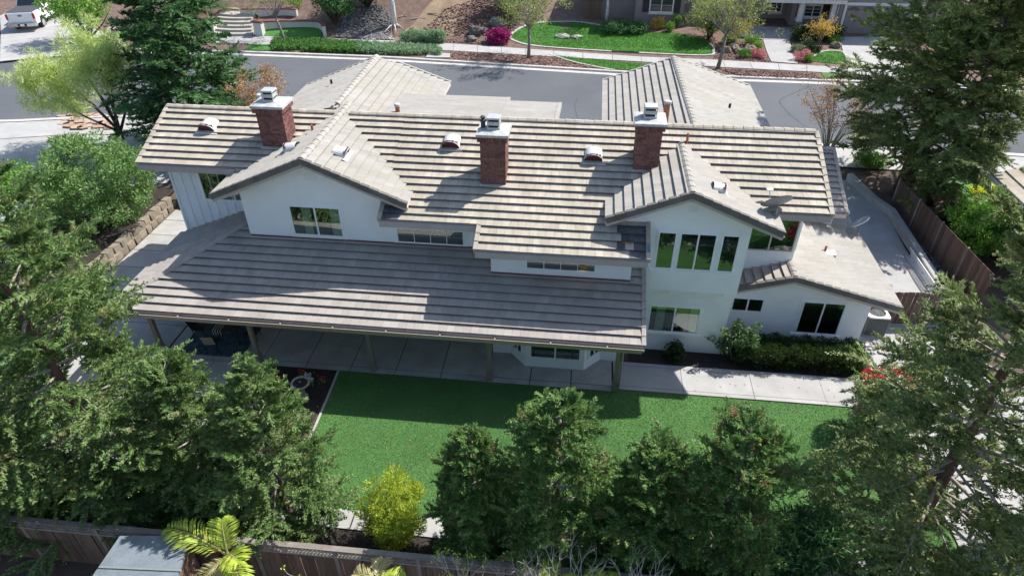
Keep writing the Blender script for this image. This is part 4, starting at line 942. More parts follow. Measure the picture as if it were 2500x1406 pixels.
# block retaining wall and cobbles along the left path
rw = empty('block_wall', (-25.6, 8, 0), 'rough stone block retaining wall beside the left path', 'wall')
def rough_block(s, a=.27, b=.2, c=.17):
    r = random.Random(s); j = lambda: r.uniform(.82, 1.1); q = [(-1, -1), (0, -1.25), (1, -1), (1, 1), (-1, 1)]
    return MB().prism([(x * a * j(), y * b * j(), -c) for x, y in q], [(x * a * .9 * j(), y * b * .88 * j(), c * j()) for x, y in q]).mesh('block')
blk = [rough_block(s) for s in range(6)]
for r in range(2):
    for i in range(17):
        y = 3.4 + i * .56 + (r % 2) * .28
        if y > 12.4: continue
        o_ = link('block', blk[(i * 3 + r) % 6], 'stone', rw); o_.matrix_basis = Matrix.Translation((-25.45 - r * .14 + random.uniform(-.04, .04), y, .17 + r * .33)) @ Matrix.Rotation(math.pi / 2 + random.uniform(-.15, .15), 4, 'Z')
rb = empty('cobble_border', (-22.85, 7, 0), 'line of pale river cobbles along the left path', 'cobbles')
cob = [MB().rock((0, 0, 0), .15, .11, .09, 20 + s, 7, 4).mesh('cobble') for s in range(4)]
for i in range(64):
    o_ = link('cobble', cob[i % 4], 'pebble', rb); o_.matrix_basis = Matrix.Translation((-22.95 + .26 * (i % 2) + random.uniform(-.06, .06), 3.9 + i * .125, .07)) @ Matrix.Rotation(random.random() * 6, 4, 'Z') @ Matrix.Scale(random.uniform(.75, 1.25), 4)
rb2 = empty('cobble_patch', (11.2, 3.6, 0), 'grey cobbles beside the air conditioner', 'cobbles')
for i in range(34):
    o_ = link('cobble', cob[i % 4], 'pebble', rb2); o_.matrix_basis = Matrix.Translation((10.75 + random.random() * .9, 3.3 + random.random() * .9, .05)) @ Matrix.Rotation(random.random() * 6, 4, 'Z') @ Matrix.Scale(random.uniform(.6, 1.0), 4)
rb3 = MB()
for i in range(420): rb3.rock((15.55 + random.random() * .75, 7 + random.random() * 9, .05), .09, .07, .05, i, 5, 3)
tag(tag(rb3.build('gravel_strip', 'pebble_dark'), 'dark cobbles between the low wall and the fence', kind='stuff'))
# sheds
sh = empty('garden_shed', (-31.2, 7.0, 0.35), 'small white garden shed with a red bar among the left shrubs', 'shed')
MB().prism([(-32.60, 5.7, .3), (-30.00, 5.7, .3), (-30.00, 8.3, .3), (-32.60, 8.3, .3)], [(-32.60, 5.7, 2.2), (-30.00, 5.7, 2.2), (-30.00, 8.3, 2.2), (-32.60, 8.3, 2.2)]).build('wall', 'shed_white', sh)
MB().prism([(-32.80, 5.6, 2.2), (-32.80, 8.4, 2.2), (-32.80, 7.0, 2.75)], [(-29.85, 5.6, 2.2), (-29.85, 8.4, 2.2), (-29.85, 7.0, 2.75)]).build('roof', 'shed_white', sh)
MB().bar((-29.96, 6.6, 2.1), (-29.96, 7.3, .9), .04, .16).build('bar', 'red_paint', sh)
for y in (5.9, 6.3, 7.5, 7.9): MB().box(-30.000, -29.97, y, y + .03, .4, 2.15).build('door_board', 'white_trim', sh)
bs = empty('storage_shed', (-12.8, -10.8, 0), 'storage shed with a pale grey flat top behind the back fence', 'shed')
cs = [(-14.0, -12.3), (-11.45, -12.1), (-12.15, -9.62), (-13.95, -9.85)]
MB().prism([(x, y, -.6) for x, y in cs], [(x, y, 2.32) for x, y in cs]).build('wall', 'fence_wood', bs)
c2 = [(x + (.06 if x > -13 else -.06), y + (.06 if y > -11 else -.06)) for x, y in cs]
MB().prism([(x, y, 2.33) for x, y in c2], [(x, y, 2.42) for x, y in c2]).build('roof_sheet', 'tarp', bs)
MB().bar((-14.0, -10.75, 2.44), (-11.75, -10.6, 2.44), .05, .035).build('seam', 'ac_metal', bs)
nr = empty('right_neighbour_house', (23, 12, 0), 'white neighbouring house with a tiled roof at the right edge', 'house')
MB().prism([(19.6, 8.0, 0), (27, 8.0, 0), (27, 13.9, 0), (19.6, 13.9, 0)], [(19.6, 8.0, 3.2), (27, 8.0, 3.2), (27, 13.9, 3.2), (19.6, 13.9, 3.2)]).build('wall', 'white_wall', nr)
rp = MB().prism([(19.15, 7.2, 3.2), (19.15, 14.5, 3.2), (27.4, 14.5, 5.6), (27.4, 7.2, 5.6)], [(19.15, 7.2, 3.36), (19.15, 14.5, 3.36), (27.4, 14.5, 5.76), (27.4, 7.2, 5.76)]).build('roof', 'fascia', nr)
for i in range(12):
    for j in range(9):
        x = 19.15 + i * .62; z = 3.38 + i * .62 * .291; y = 7.25 + j * .8
        MB().add([(x, y, z + .07), (x, y + .79, z + .07), (x + .66, y + .79, z + .66 * .291), (x + .66, y, z + .66 * .291), (x, y, z - .02), (x, y + .79, z - .02)], [(3, 2, 1, 0), (0, 1, 5, 4)]).build('roof_tile', 'tile', rp)
MB().bar((19.12, 7.2, 3.25), (19.12, 14.5, 3.25), .05, .2).build('fascia', 'white_trim', nr); MB().bar((19.3, 14.5, 3.2), (19.5, 14.3, 2.2), .06, .06).build('brace', 'white_trim', nr)

# ================================================================== TREES AND SHRUBS OF THE YARDS
CON = {}
def con(key, mat, **k):
    if key not in CON: CON[key] = conifer(key, **k)
    c_, t_, b_ = CON[key]
    return [('crown', c_, mat), ('trunk', t_, 'trunk_red'), ('branches', b_, 'twig')]
def dupmesh(parts, key):  # own crown mesh for another leaf colour
    return parts
def KS(seed, H=6.7, R=1.9, rnd=.6): return dict(seed=seed, H=H, R=R, z0=0.35, nb=125, sub=18, nl=58, ll=0.115, lw=0.048, droop=0.14, power=0.72, trunk=0.15, gap=0.32, rnd=rnd, lift=0.26, ntw=.5)
KC = dict(seed=3, H=12.5, R=3.5, z0=0.6, nb=190, sub=22, nl=72, ll=0.135, lw=0.054, droop=0.18, power=0.6, trunk=0.26, gap=0.35, bare=0.2, rnd=0.7, lift=0.22, ntw=.5)
KD = dict(seed=4, H=13.5, R=3.2, z0=0.7, nb=165, sub=21, nl=66, ll=0.145, lw=0.054, droop=0.18, power=0.55, trunk=0.26, gap=0.42, bare=0.55, rnd=0.6, lift=0.18, ntw=.7)
def conifer_tree(x, y, key, kw, mat, label, scale=1.0, rz=0.0, z=0.0, group='redwood trees along the back fence', name='redwood_tree'):
    return tree_thing(name, (x, y, z), label, 'tree', group, con(key + mat, mat, **kw), rz, scale)
conifer_tree(-4.35, -7.75, 'A', KS(1, 6.6, 1.75, .5), 'redwood_brown', 'small brown-tipped redwood beside the golden shrub', 0.84, 0.4)
conifer_tree(-1.95, -7.6, 'B', KS(2, 6.9, 2.0, .55), 'redwood_brown', 'brown-tipped redwood in the middle of the back row, tallest in front of the lawn', 1.0, 1.1)
conifer_tree(0.65, -7.75, 'G', KS(12, 5.5, 1.75, .75), 'redwood_brown', 'low rounded redwood right of the middle of the back row', 1.0, 2.6)
conifer_tree(2.75, -7.6, 'H', KS(13, 6.4, 2.0, .7), 'redwood_brown', 'dense dark redwood at the right end of the small back row', 1.0, 3.9)
conifer_tree(-10.5, -7.3, 'I', KS(14, 6.8, 2.1, .45), 'redwood', 'green redwood with pointed top just left of the lawn', 1.0, 5.0)
conifer_tree(-13.1, -6.9, 'J', KS(15, 6.3, 2.1, .6), 'redwood', 'green redwood behind the palm at the lower left', 1.0, 0.2)
conifer_tree(-15.0, -8.5, 'J', KS(15, 6.3, 2.1, .6), 'redwood', 'low young redwood drooping over the fence left of the storage shed', 0.55, 2.2)
conifer_tree(-16.5, -7.0, 'C', KC, 'redwood', 'tall redwood with visible trunk at the lower left', 0.98, 0.7)
conifer_tree(-23.3, -3.2, 'C', KC, 'redwood', 'big redwood cut off by the left edge beside the terrace', 0.74, 2.4)
conifer_tree(-19.3, -8.5, 'I', KS(14, 6.8, 2.1, .45), 'redwood', 'dark redwood drooping over the lower left corner of the fence', 0.95, 4.4)
conifer_tree(8.1, -7.0, 'D', KD, 'redwood_olive', 'tall redwood with bare twigs and leaning-looking trunk at the lower right', 1.0, 0.0)
conifer_tree(13.2, -6.0, 'D', KD, 'redwood_olive', 'tall redwood cut off by the right edge', 0.72, 2.2)
KE = dict(seed=5, H=19.0, R=5.0, z0=3.2, nb=190, sub=20, nl=54, ll=0.27, lw=0.10, droop=0.22, power=0.45, trunk=0.42, gap=0.36, bare=0.3, rnd=.45, lift=.2, ntw=.5)
KF = dict(seed=6, H=14.0, R=4.9, z0=0.6, nb=130, sub=18, nl=48, ll=0.36, lw=0.13, droop=0.15, power=0.6, trunk=0.3, gap=0.2)
conifer_tree(16.8, 17.7, 'E', KE, 'redwood_olive', 'huge redwood with a thick dark trunk behind the side yard', 1.0, 0.3, .5, 'tall conifers beside the house')
conifer_tree(17.9, 16.3, 'E', KE, 'redwood_olive', 'second thick-trunked redwood behind the side yard fence', 0.62, 2.1, .4, 'tall conifers beside the house')
conifer_tree(-26.9, 19.2, 'F', KF, 'dark_green', 'broad dark green conifer behind the left end of the roof', 0.93, 0.0, .7, 'tall conifers beside the house', 'conifer_tree')
def limbs(base, tips, r, mid=0.5, seed=0, n=6, wob=0.25):
    rng = random.Random(seed); mb = MB(); base = np.array(base, float)
    for t in tips:
        t = np.array(t, float); m = base + (t - base) * mid + np.array([rng.uniform(-1, 1), rng.uniform(-1, 1), rng.uniform(0, .6)]) * wob * np.linalg.norm(t - base) * .4
        pts = [base, base + (m - base) * .5, m, m + (t - m) * .55, t]; mb.tube(pts, [r, r * .8, r * .55, r * .32, r * .12], n, False)
    return mb
# feathery pale tree at the left
rng_ = np.random.default_rng(5)
wl = [(-2.9, -1.6, 5.2), (-2.2, -1.2, 5.7), (-.1, -1.2, 6.0), (.9, -1.3, 6.7), (1.7, -1.2, 7.0), (2.3, -1.3, 6.0), (-2.9, -1.4, 3.9), (-2.4, -1, 3.2), (.3, -1.5, 5.2), (1.6, -1.3, 5.2), (-1.2, -1, 4.6), (.9, -.4, 7.3), (-3.2, -.8, 4.6), (2.2, -.6, 6.6)]
wt = tree_thing('feathery_tree', (-32.8, 19.6, .2), 'pale yellow-green feathery tree with leaning dark trunk at the left', 'tree', None,
    [('crown', bushy('crown', 9, [tuple(np.array(c) + rng_.normal(size=3) * .68) for c in wl for _ in range(17)], .42, 105, .30, .042, False, .2, .2, 1.0, 1.0), 'willow')])
limbs((0, 0, 0), [(.1, -.2, 1.2)], .2, seed=1).build('trunk', 'trunk_dark', wt, True)
limbs((.1, -.2, 1.15), wl[:10], .1, seed=2).build('branches', 'trunk_dark', wt, True)
def shrub(name, x, y, z, rx, ry, rz, n, rad, per, ll, lw, mat, label, cat='shrub', group=None, seed=0, quad=True, up=.3, stem='trunk_grey', rough=.3, cz=None, out=.5):
    cz = rz * .95 if cz is None else cz
    cen = blob_centres(seed, n, (0, 0, cz), rx, ry, rz); cen[:, 2] = np.maximum(cen[:, 2], rad * .4)
    rads = rad * (0.75 + 0.5 * np.random.default_rng(seed + 1).random(n))
    e = tree_thing(name, (x, y, z), label, cat, group, [('foliage', bushy('foliage', seed, cen, rads, per, ll, lw, quad, up, .45, .85, out), mat)])
    if stem: limbs((0, 0, 0), [tuple(c) for c in cen[:: max(1, n // 9)]], .02 + .012 * rx, seed=seed).build('stem', stem, e, True)
    return e
shrub('leafy_shrub', -27.7, 9.6, .35, 3.3, 2.8, 2.4, 210, .42, 130, .19, .062, 'shrub_green', 'big rounded leafy shrub left of the house', seed=21, cz=2.5)
shrub('leafy_shrub', -33.5, 9.5, .35, 2.4, 2.2, 1.5, 50, .6, 110, .22, .10, 'bright_green', 'yellow-green shrub at the left edge behind the shed', seed=22)
shrub('leafy_shrub', -29.0, 4.0, .35, 2.6, 1.9, 1.6, 110, .42, 120, .17, .06, 'shrub_green', 'green shrub in the raised bed in front of the shed', seed=23)
shrub('golden_shrub', -6.85, -7.55, 0, .95, .95, 1.45, 95, .27, 170, .11, .035, 'golden', 'bright golden-green conical shrub in front of the lawn', seed=24, quad=False, up=.9, cz=1.5)
shrub('leafy_shrub', 5.2, -7.5, 0, 1.1, .9, 1.3, 60, .4, 110, .26, .045, 'dark_green', 'loose long-leaved shrub between the back row and the right redwood', seed=25, cz=1.6)
shrub('red_flowering_shrub', 9.75, -1.15, 0, 1.25, 1.1, 1.15, 75, .38, 150, .13, .045, 'rose_leaf', 'dark shrub covered in red flowers at the end of the walk', seed=26, cz=1.35)
fl = bushy('blossom', 27, blob_centres(28, 34, (-.1, .35, 1.75), 1.05, .8, .85, .75), .17, 60, .10, .05)
link('blossom', fl, 'red_flower', bpy.data.objects['red_flowering_shrub'])
hcen = [(x, y, z) for x in np.arange(5.1, 9.9, .24) for y in (2.0, 2.3, 2.6, 2.9) for z in (.2, .5, .78)]
hd = empty('hedge', (7.5, 2.4, 0), 'low dark clipped hedge under the right rear windows', 'hedge')
link('foliage', bushy('foliage', 31, np.array(hcen) + RNG.normal(size=(len(hcen), 3)) * .06, .23, 210, .10, .035, False, .5, .4, .8, .8), 'hedge_leaf', hd)
link('bright_end', bushy('bright_end', 32, [(9.9, 2.2 + .2 * i, z) for i in range(5) for z in (.25, .55, .8)], .2, 150, .09, .035, False, .5, .4), 'bright_green', hd)
shrub('rose_bush', 4.9, 2.35, 0, 1.15, .5, .85, 40, .17, 42, .12, .085, 'rose_leaf', 'leggy glossy rose bush against the white wall', 'bush', seed=33, cz=1.1, stem='trunk_grey')
shrub('small_bush', 2.5, 2.1, 0, .38, .35, .42, 26, .16, 90, .09, .05, 'hedge_leaf', 'small dark bush under the left ground-floor window', 'bush', seed=34)
shrub('feathery_shrub', 18.4, 11.9, 0, 1.7, 1.6, 1.5, 90, .42, 190, .20, .05, 'bright_green', 'bright green feathery shrub beside the neighbouring white wall', seed=35, quad=False, cz=1.7, up=.2)
shrub('garden_bush', 15.8, 20.3, .8, 1.2, .8, .5, 30, .32, 100, .14, .07, 'bright_green', 'low bright green bush behind the huge redwood', 'bush', seed=36)
shrub('dark_bush', 17.3, 12.9, 0, .8, 1.0, 1.1, 45, .36, 90, .16, .07, 'hedge_leaf', 'dark bush growing against the boundary fence', 'bush', seed=43)
shrub('garden_bush', 18.0, 17.3, .5, .7, .6, .7, 24, .3, 100, .14, .07, 'bright_green', 'bright green bush between the two thick trunks', 'bush', seed=37)
shrub('flowering_bush', 21.3, 17.7, .55, 1.0, .5, .3, 26, .22, 120, .09, .07, 'yellow_flower', 'yellow flowering bush on the right neighbour lawn', 'bush', seed=38, stem=None)
shrub('flowering_bush', 19.5, 17.4, .5, .5, .45, .35, 16, .22, 100, .09, .06, 'grey_leaf', 'pale grey-green bush beside the yellow flowers', 'bush', seed=39, stem=None)
sheet('neighbour_lawn', [(18.5, 16.8), (27, 17.0), (27, 21.4), (19.5, 21.2)], h_near, .03, 'grass_front', 'structure', 'bright green lawn of the right neighbour', 2)
def bare_tree(name, x, y, z, H, R, mat, leafmat, n, per, label, seed, group=None, ll=.12):
    rng = np.random.default_rng(seed); tips = []
    e = empty(name, (x, y, z), label, 'tree', group, 0, False); mb = MB(); cen = []
    for i in range(n):
        az = i * 2.4 + rng.normal() * .3; r = R * (.35 + .65 * rng.random()); t = np.array([r * math.cos(az), r * math.sin(az), H * (.55 + .45 * rng.random())])
        m = t * np.array([.4, .4, .6]); mb.tube([(0, 0, H * .05), tuple(m), tuple(t)], [.035, .018, .006], 4, False)
        for k in range(5):
            s = .45 + .5 * rng.random(); b = m + (t - m) * s; q = b + rng.normal(size=3) * np.array([.45, .45, .3]) + [0, 0, .4]; mb.tube([b, (b + q) / 2 + [0, 0, .08], q], [.011, .007, .003], 3, False); cen.append(q); cen.append((b + q) / 2)
    mb.build('branches', mat, e, True)
    link('foliage', bushy('foliage', seed, cen, .2, per, ll, ll * .5), leafmat, e); return e
bare_tree('ornamental_tree', 13.2, 21.0, .8, 4.9, 2.3, 'trunk_grey', 'orange_leaf', 34, 9, 'sparse orange-leaved small tree left of the huge redwood', 51, 'small orange trees by the street')
bare_tree('ornamental_tree', -21.8, 18.5, .8, 5.4, 2.1, 'trunk_grey', 'orange_leaf', 34, 11, 'sparse orange-leaved small tree behind the left chimney', 52, 'small orange trees by the street')

# palm and dry shrubs behind the fence
def frond(P, d, L, droop, n, ll, lw, rng, spread=.9):
    P, d = np.array(P, float), np.array(d, float); d /= np.linalg.norm(d); pts = []; f = lambda s: P + d * L * s + np.array([0, 0, -droop * L * s * s])
    side = np.cross(d, [0, 0, 1.0]); side /= np.linalg.norm(side) + 1e-9
    A, D, N = [], [], []
    for i in range(n):
        s = .12 + .88 * i / n; tg = f(s + .02) - f(s); tg /= np.linalg.norm(tg)
        for sg in (-1, 1):
            A.append(f(s)); D.append(tg * .75 + side * sg * spread + np.array([0, 0, .12 + .25 * rng.random()]) + rng.normal(size=3) * .08); N.append(np.cross(tg, side) + rng.normal(size=3) * .2)
    return np.array(A), np.array(D), np.array(N), [f(s) for s in np.linspace(0, 1, 7)], np.array([ll * (1 - .55 * abs(2 * i / n - .8) ** 1.6) for i in range(n) for _ in (0, 1)])
def palm(x, y, z, fr, label, mat, seed, trunk=True):
    rng = np.random.default_rng(seed); e = empty('palm', (x, y, -.6), label, 'palm', 'palms behind the back fence')
    for (d, L, dr, n, ll, m) in fr:
        A, D, N, mid, ls = frond((x, y, z), d, L, dr, n, ll, .035, rng)
        # each leaflet bends: two faces
        me = leaf_mesh('frond', np.concatenate([A, A + D / np.linalg.norm(D, axis=1, keepdims=True) * ls[:, None] * .5]), np.concatenate([D, D + [0, 0, -.7]]), np.concatenate([N, N]), np.concatenate([ls * .75, ls * .6]), .038, True)
        f_ = link('frond', me, m, e); MB().tube(mid, [.03, .027, .023, .019, .014, .009, .004], 5, False).build('midrib', 'palm_dry', f_)
    if trunk: MB().tube([(x, y, -.6), (x + .03, y, z * .5), (x, y, z)], [.2, .16, .14], 9).build('trunk', 'trunk_dark', e)
palm(-10.75, -10.0, 2.35, [((-1, .25, .62), 2.4, .42, 44, .62, 'palm'), ((.35, -.25, .75), 1.5, .55, 40, .55, 'palm'), ((.6, -.6, .25), 1.1, .5, 34, .5, 'palm'), ((-.1, .3, 1), 1.6, .35, 34, .5, 'palm'),
     ((-.6, -.5, -.1), 1.3, .5, 28, .45, 'palm_dry'), ((.2, -.7, -.1), 1.2, .5, 28, .45, 'palm_dry'), ((-.2, -.8, -.35), 1.0, .4, 24, .4, 'palm_dry')], 'bright yellow-green palm in front of the back fence at the lower left', 'palm', 61)
palm(-6.6, -10.1, 2.1, [((math.cos(a), math.sin(a), .35), .8, .5, 22, .42, m) for a, m in ((.3, 'palm'), (1.6, 'palm_dry'), (2.9, 'palm_dry'), (4.2, 'palm'), (5.3, 'palm_dry'))], 'dry palm tuft at the bottom edge left of centre', 'palm_dry', 62)
palm(-2.0, -9.9, 2.25, [((math.cos(a), math.sin(a), .45), .95, .45, 24, .42, m) for a, m in ((.3, 'palm'), (1.6, 'palm'), (2.7, 'palm_dry'), (4.2, 'palm'), (5.3, 'palm'))], 'green palm tuft among bare branches at the bottom edge', 'palm', 63)
palm(-.6, -9.9, 2.15, [((math.cos(a), math.sin(a), .45), .9, .45, 24, .4, m) for a, m in ((.9, 'palm'), (1.9, 'palm'), (3.1, 'palm'), (5.0, 'palm_dry'))], 'low palm tuft right of the green one at the bottom edge', 'palm', 64)
def dead_shrub(x, y, z, H, R, n, label, seed, leaf=None):
    rng = random.Random(seed); e = empty('bare_shrub', (x, y, z), label, 'shrub', 'bare shrubs behind the back fence', 0, False); mb = MB(); tips = []
    def grow(p, d, L, r, dep):
        q = p + d * L; mb.tube([p, (p + q) / 2 + np.array([rng.uniform(-1, 1), rng.uniform(-1, 1), 0]) * L * .06, q], [r, r * .85, r * .65], 4, False)
        if dep == 0: tips.append(q); return
        for k in range(2 if rng.random() < .6 else 3):
            nd = d + np.array([rng.uniform(-.8, .8), rng.uniform(-.8, .8), rng.uniform(-.1, .4)]); grow(q, nd / np.linalg.norm(nd), L * rng.uniform(.6, .85), r * .62, dep - 1)
    for i in range(n):
        d = np.array([rng.uniform(-R, R), rng.uniform(-R * .5, R * .5), 1.0]); grow(np.array([rng.uniform(-.15, .15), 0, 0.0]), d / np.linalg.norm(d), H * .36, .017, 3)
    mb.build('branches', 'dead_twig', e)
    if leaf: link('foliage', bushy('foliage', seed, tips[::2], .06, 6, .07, .05), leaf, e)
dead_shrub(-1.7, -9.9, 1.2, 2.3, .7, 7, 'pale bare shrub over the fence at the bottom centre', 71); dead_shrub(.35, -9.8, 1.1, 2.4, .6, 7, 'pale bare shrub right of bottom centre', 72)
dead_shrub(-4.3, -9.9, 1.2, 1.8, .5, 5, 'thin shrub with a few yellow leaves over the back fence', 73, 'golden'); dead_shrub(-3.0, -9.9, 1.1, 1.9, .6, 5, 'thin bare shrub left of bottom centre', 74)
dead_shrub(-8.9, -9.9, .5, 1.3, .5, 3, 'small twiggy shrub beside the palm', 75, 'golden')

# grass blades
def blades(name, rect, n, mat, hf, off, ll, label, seed, inside=None, lean=.5):
    rng = np.random.default_rng(seed); x0, x1, y0, y1 = rect; P = np.stack([x0 + (x1 - x0) * rng.random(n), y0 + (y1 - y0) * rng.random(n), np.zeros(n)], 1)
    if inside is not None: P = P[inside(P)]
    P[:, 2] = [hf(p[0], p[1]) + off for p in P]
    D = rng.normal(size=P.shape) * lean; D[:, 2] = 1
    return tag(link(name, leaf_mesh(name, P, D, rdir(len(P), rng), ll * (.6 + .8 * rng.random(len(P))), ll * .3), mat), label, kind='stuff')
blades('turf_blades', (-11.15, 10.5, -6.58, -.02), 330000, 'blade', flat, .01, .042, 'short green blades of the back lawn', 81)
chips = MB()
for i in range(1500): chips.bar((x_ := -14.5 + 3.0 * random.random(), y_ := -3.1 + 2.9 * random.random(), .02), (x_ + random.uniform(-.06, .06), y_ + random.uniform(-.06, .06), .03), .02, .012)
for i in range(2500): chips.bar((x_ := -12 + 17 * random.random(), y_ := -8.95 + 1.55 * random.random(), .015), (x_ + random.uniform(-.06, .06), y_ + random.uniform(-.06, .06), .025), .025, .012)
tag(chips.build('mulch_chips', 'mulch_dark'), 'loose dark wood chips on the beds', kind='stuff')

# ================================================================== ACROSS THE STREET
def WP(u, v, y):
    d = ray(u, v); t = (y - CP[1]) / d[1]; p = CP + t * d; return float(p[0]), float(p[2])
PX = lambda pts: [GF(*p) for p in pts]
NE = [(520, 106), (620, 109), (700, 112), (1070, 123), (1290, 136), (1560, 152), (1750, 165), (2000, 178), (2200, 190), (2330, 198)]
FE = [(520, 87), (620, 89), (800, 95), (1070, 105), (1290, 121), (1560, 140), (1740, 147), (2000, 163), (2200, 175), (2330, 183)]
ne, fe = PX(NE), PX(FE)
fp = sheet('far_pavement', ne + fe[::-1], h_far, .004, 'mulch_dark', 'structure', 'concrete pavement on the far side of the street', 2)
def lerp_line(L, t):
    k = t * (len(L) - 1); i = min(int(k), len(L) - 2); f = k - i; return (L[i][0] * (1 - f) + L[i + 1][0] * f, L[i][1] * (1 - f) + L[i + 1][1] * f)
n_ = 34
for i in range(n_):
    a, b = i / n_ + .0002, (i + 1) / n_ - .0002
    q = [lerp_line(ne, a), lerp_line(ne, b), lerp_line(fe, b), lerp_line(fe, a)]
    MB().prism([(x, y, h_far(x, y)) for x, y in q], [(x, y, h_far(x, y) + .03) for x, y in q]).build('slab', 'concrete', fp)
def fsheet(name, pts, off, mat, label, smooth=False, step=1.5):
    p = PX(pts)
    if smooth: p = smooth_loop(p, 5)
    return p, sheet(name, p, h_far, off, mat, 'structure', label, step)
lw1, _ = fsheet('far_lawn', [(1247, 90), (1275, 68), (1330, 57), (1400, 55), (1490, 68), (1560, 80), (1640, 82), (1700, 92), (1733, 108), (1742, 126), (1722, 137), (1560, 131), (1400, 121), (1300, 113), (1260, 103)], .02, 'grass_front', 'bright curved front lawn across the street', True)
lw2, _ = fsheet('verge_lawn', [(1352, 137), (1440, 146), (1560, 156), (1680, 166), (1640, 176), (1560, 173), (1470, 166), (1400, 152)], .02, 'grass_front', 'bright grass strip between pavement and kerb', True)
lw3, _ = fsheet('small_lawn', [(1983, 150), (1990, 136), (2015, 127), (2050, 127), (2062, 135), (2073, 156)], .02, 'grass_front', 'small bright lawn beside the far driveway', True)
lw4, _ = fsheet('verge_lawn', [(1998, 170), (2060, 171), (2075, 192), (2015, 193)], .02, 'grass_front', 'small grass square at the far kerb')
lw5, _ = fsheet('verge_lawn', [(610, 106), (700, 108), (690, 124), (598, 124)], .02, 'grass_front', 'grass square beside the ivy on the far verge')
lw6, _ = fsheet('terrace_lawn', [(640, 71), (730, 68), (780, 70), (789, 78), (782, 92), (640, 89)], .02, 'grass_front', 'shaded lawn below the white garden wall')
lw7, _ = fsheet('left_lawn', [(262, 92), (300, 72), (340, 72), (345, 94)], .02, 'grass_front', 'small lawn patch beside the far driveway at the left')
fwalk, _ = fsheet('front_walk', [(1883, 152), (1862, 97), (1926, 97), (1948, 157)], .03, 'concrete', 'pale concrete walk to the house across the street')
fdw, _ = fsheet('far_driveway', [(2048, 92), (2170, 92), (2235, 178), (2078, 174)], .032, 'concrete', 'pale driveway to the garage across the street')
ldw, _ = fsheet('far_left_driveway', [(0, 152), (0, 40), (60, 15), (180, 20), (230, 70), (330, 118), (300, 132), (120, 140)], .03, 'concrete', 'wide pale driveway across the street at the left')
bk, _ = fsheet('dirt_slope', [(960, 98), (1010, 60), (1040, 20), (1080, -10), (1160, -10), (1120, 40), (1090, 100)], .012, 'dirt_slope', 'bare tan dirt on the slope beside the birch', True)
tag(strip('lawn_edging', [p for p in lw1[-20:]] + lw1[:25], .22, 0, .07, 'kerb', h_far), 'pale curved edging round the left end of the far lawn', kind='structure')
tag(strip('lawn_edging', lw1[40:58], .22, 0, .07, 'kerb', h_far), 'pale curved edging round the right end of the far lawn', kind='structure')
tag(strip('lawn_edging', lw3[:22], .2, 0, .07, 'kerb', h_far), 'pale edging round the small lawn by the driveway', kind='structure')
tag(strip('verge_edging', smooth_loop(PX([(1340, 134), (1400, 152), (1470, 168), (1500, 172)]), 4, False), .16, 0, .06, 'kerb', h_far), 'pale curved edging between bark and grass on the far verge', kind='structure')
ub = MB(); q = PX([(1045, 132), (1098, 133), (1100, 144), (1040, 143)])
ub.prism([(x, y, h_far(x, y)) for x, y in q], [(x, y, h_far(x, y) + .08) for x, y in q]); tag(ub.build('utility_cover', 'concrete'), 'pale concrete utility cover in the far verge', 'utility cover')
def inpoly(poly):
    poly = np.array(poly)
    def f(P):
        x, y = P[:, 0], P[:, 1]; c = np.zeros(len(P), bool)
        for i in range(len(poly)):
            (x1, y1), (x2, y2) = poly[i], poly[i - 1]
            m = ((y1 > y) != (y2 > y)) & (x < (x2 - x1) * (y - y1) / (y2 - y1 + 1e-12) + x1); c ^= m
        return c
    return f
def pblades(name, poly, dens, mat, label, seed, ll=.12):
    xs, ys = [p[0] for p in poly], [p[1] for p in poly]; n = int((max(xs) - min(xs)) * (max(ys) - min(ys)) * dens)
    return blades(name, (min(xs), max(xs), min(ys), max(ys)), n, mat, h_far, .015, ll, label, seed, inpoly(poly))
pblades('lawn_blades', lw1, 300, 'blade_front', 'grass blades of the curved front lawn', 91); pblades('lawn_blades', lw2, 260, 'blade_front', 'grass blades of the verge strip', 92)
pblades('lawn_blades', lw3, 260, 'blade_front', 'grass blades of the small lawn by the driveway', 93)
# bark chips and gravel
rng_ = np.random.default_rng(77)
def scatter(name, poly, n, mat, size, label, seed, rocky=False):
    rng = np.random.default_rng(seed); xs, ys = [p[0] for p in poly], [p[1] for p in poly]
    P = np.stack([min(xs) + (max(xs) - min(xs)) * rng.random(n), min(ys) + (max(ys) - min(ys)) * rng.random(n)], 1); P = P[inpoly(poly)(P)]; mb = MB()
    for i, (x, y) in enumerate(P):
        z = h_far(x, y)
        if rocky: mb.rock((x, y, z + size * .3), size * rng.uniform(.6, 1.4), size * rng.uniform(.6, 1.2), size * .6, i, 5, 3)
        else:
            a = rng.random() * 6.28; s = size * rng.uniform(.6, 1.6); mb.bar((x, y, z + .01), (x + s * math.cos(a), y + s * math.sin(a), z + .03 + .05 * rng.random()), s * .45, .03)
    return tag(mb.build(name, mat), label, kind='stuff')
scatter('bark_chips', PX([(1000, 100), (1090, 20), (1200, -10), (1300, 30), (1250, 70), (1240, 112), (1100, 106)]), 3400, 'bark_chip', .17, 'loose brown bark on the slope', 1)
scatter('bark_chips', PX([(1090, 126), (1330, 138), (1480, 170), (1290, 158), (1090, 142)]), 1500, 'bark_chip', .15, 'loose brown bark on the far verge', 2)
scatter('bark_chips', PX([(1755, 168), (1990, 180), (2010, 194), (1800, 186)]), 1100, 'bark_chip', .14, 'loose red-brown bark on the verge before the house', 3)
scatter('bark_chips', PX([(1742, 145), (1745, 105), (1850, 100), (1880, 152)]), 900, 'bark_chip', .14, 'loose bark in the rock garden', 4)
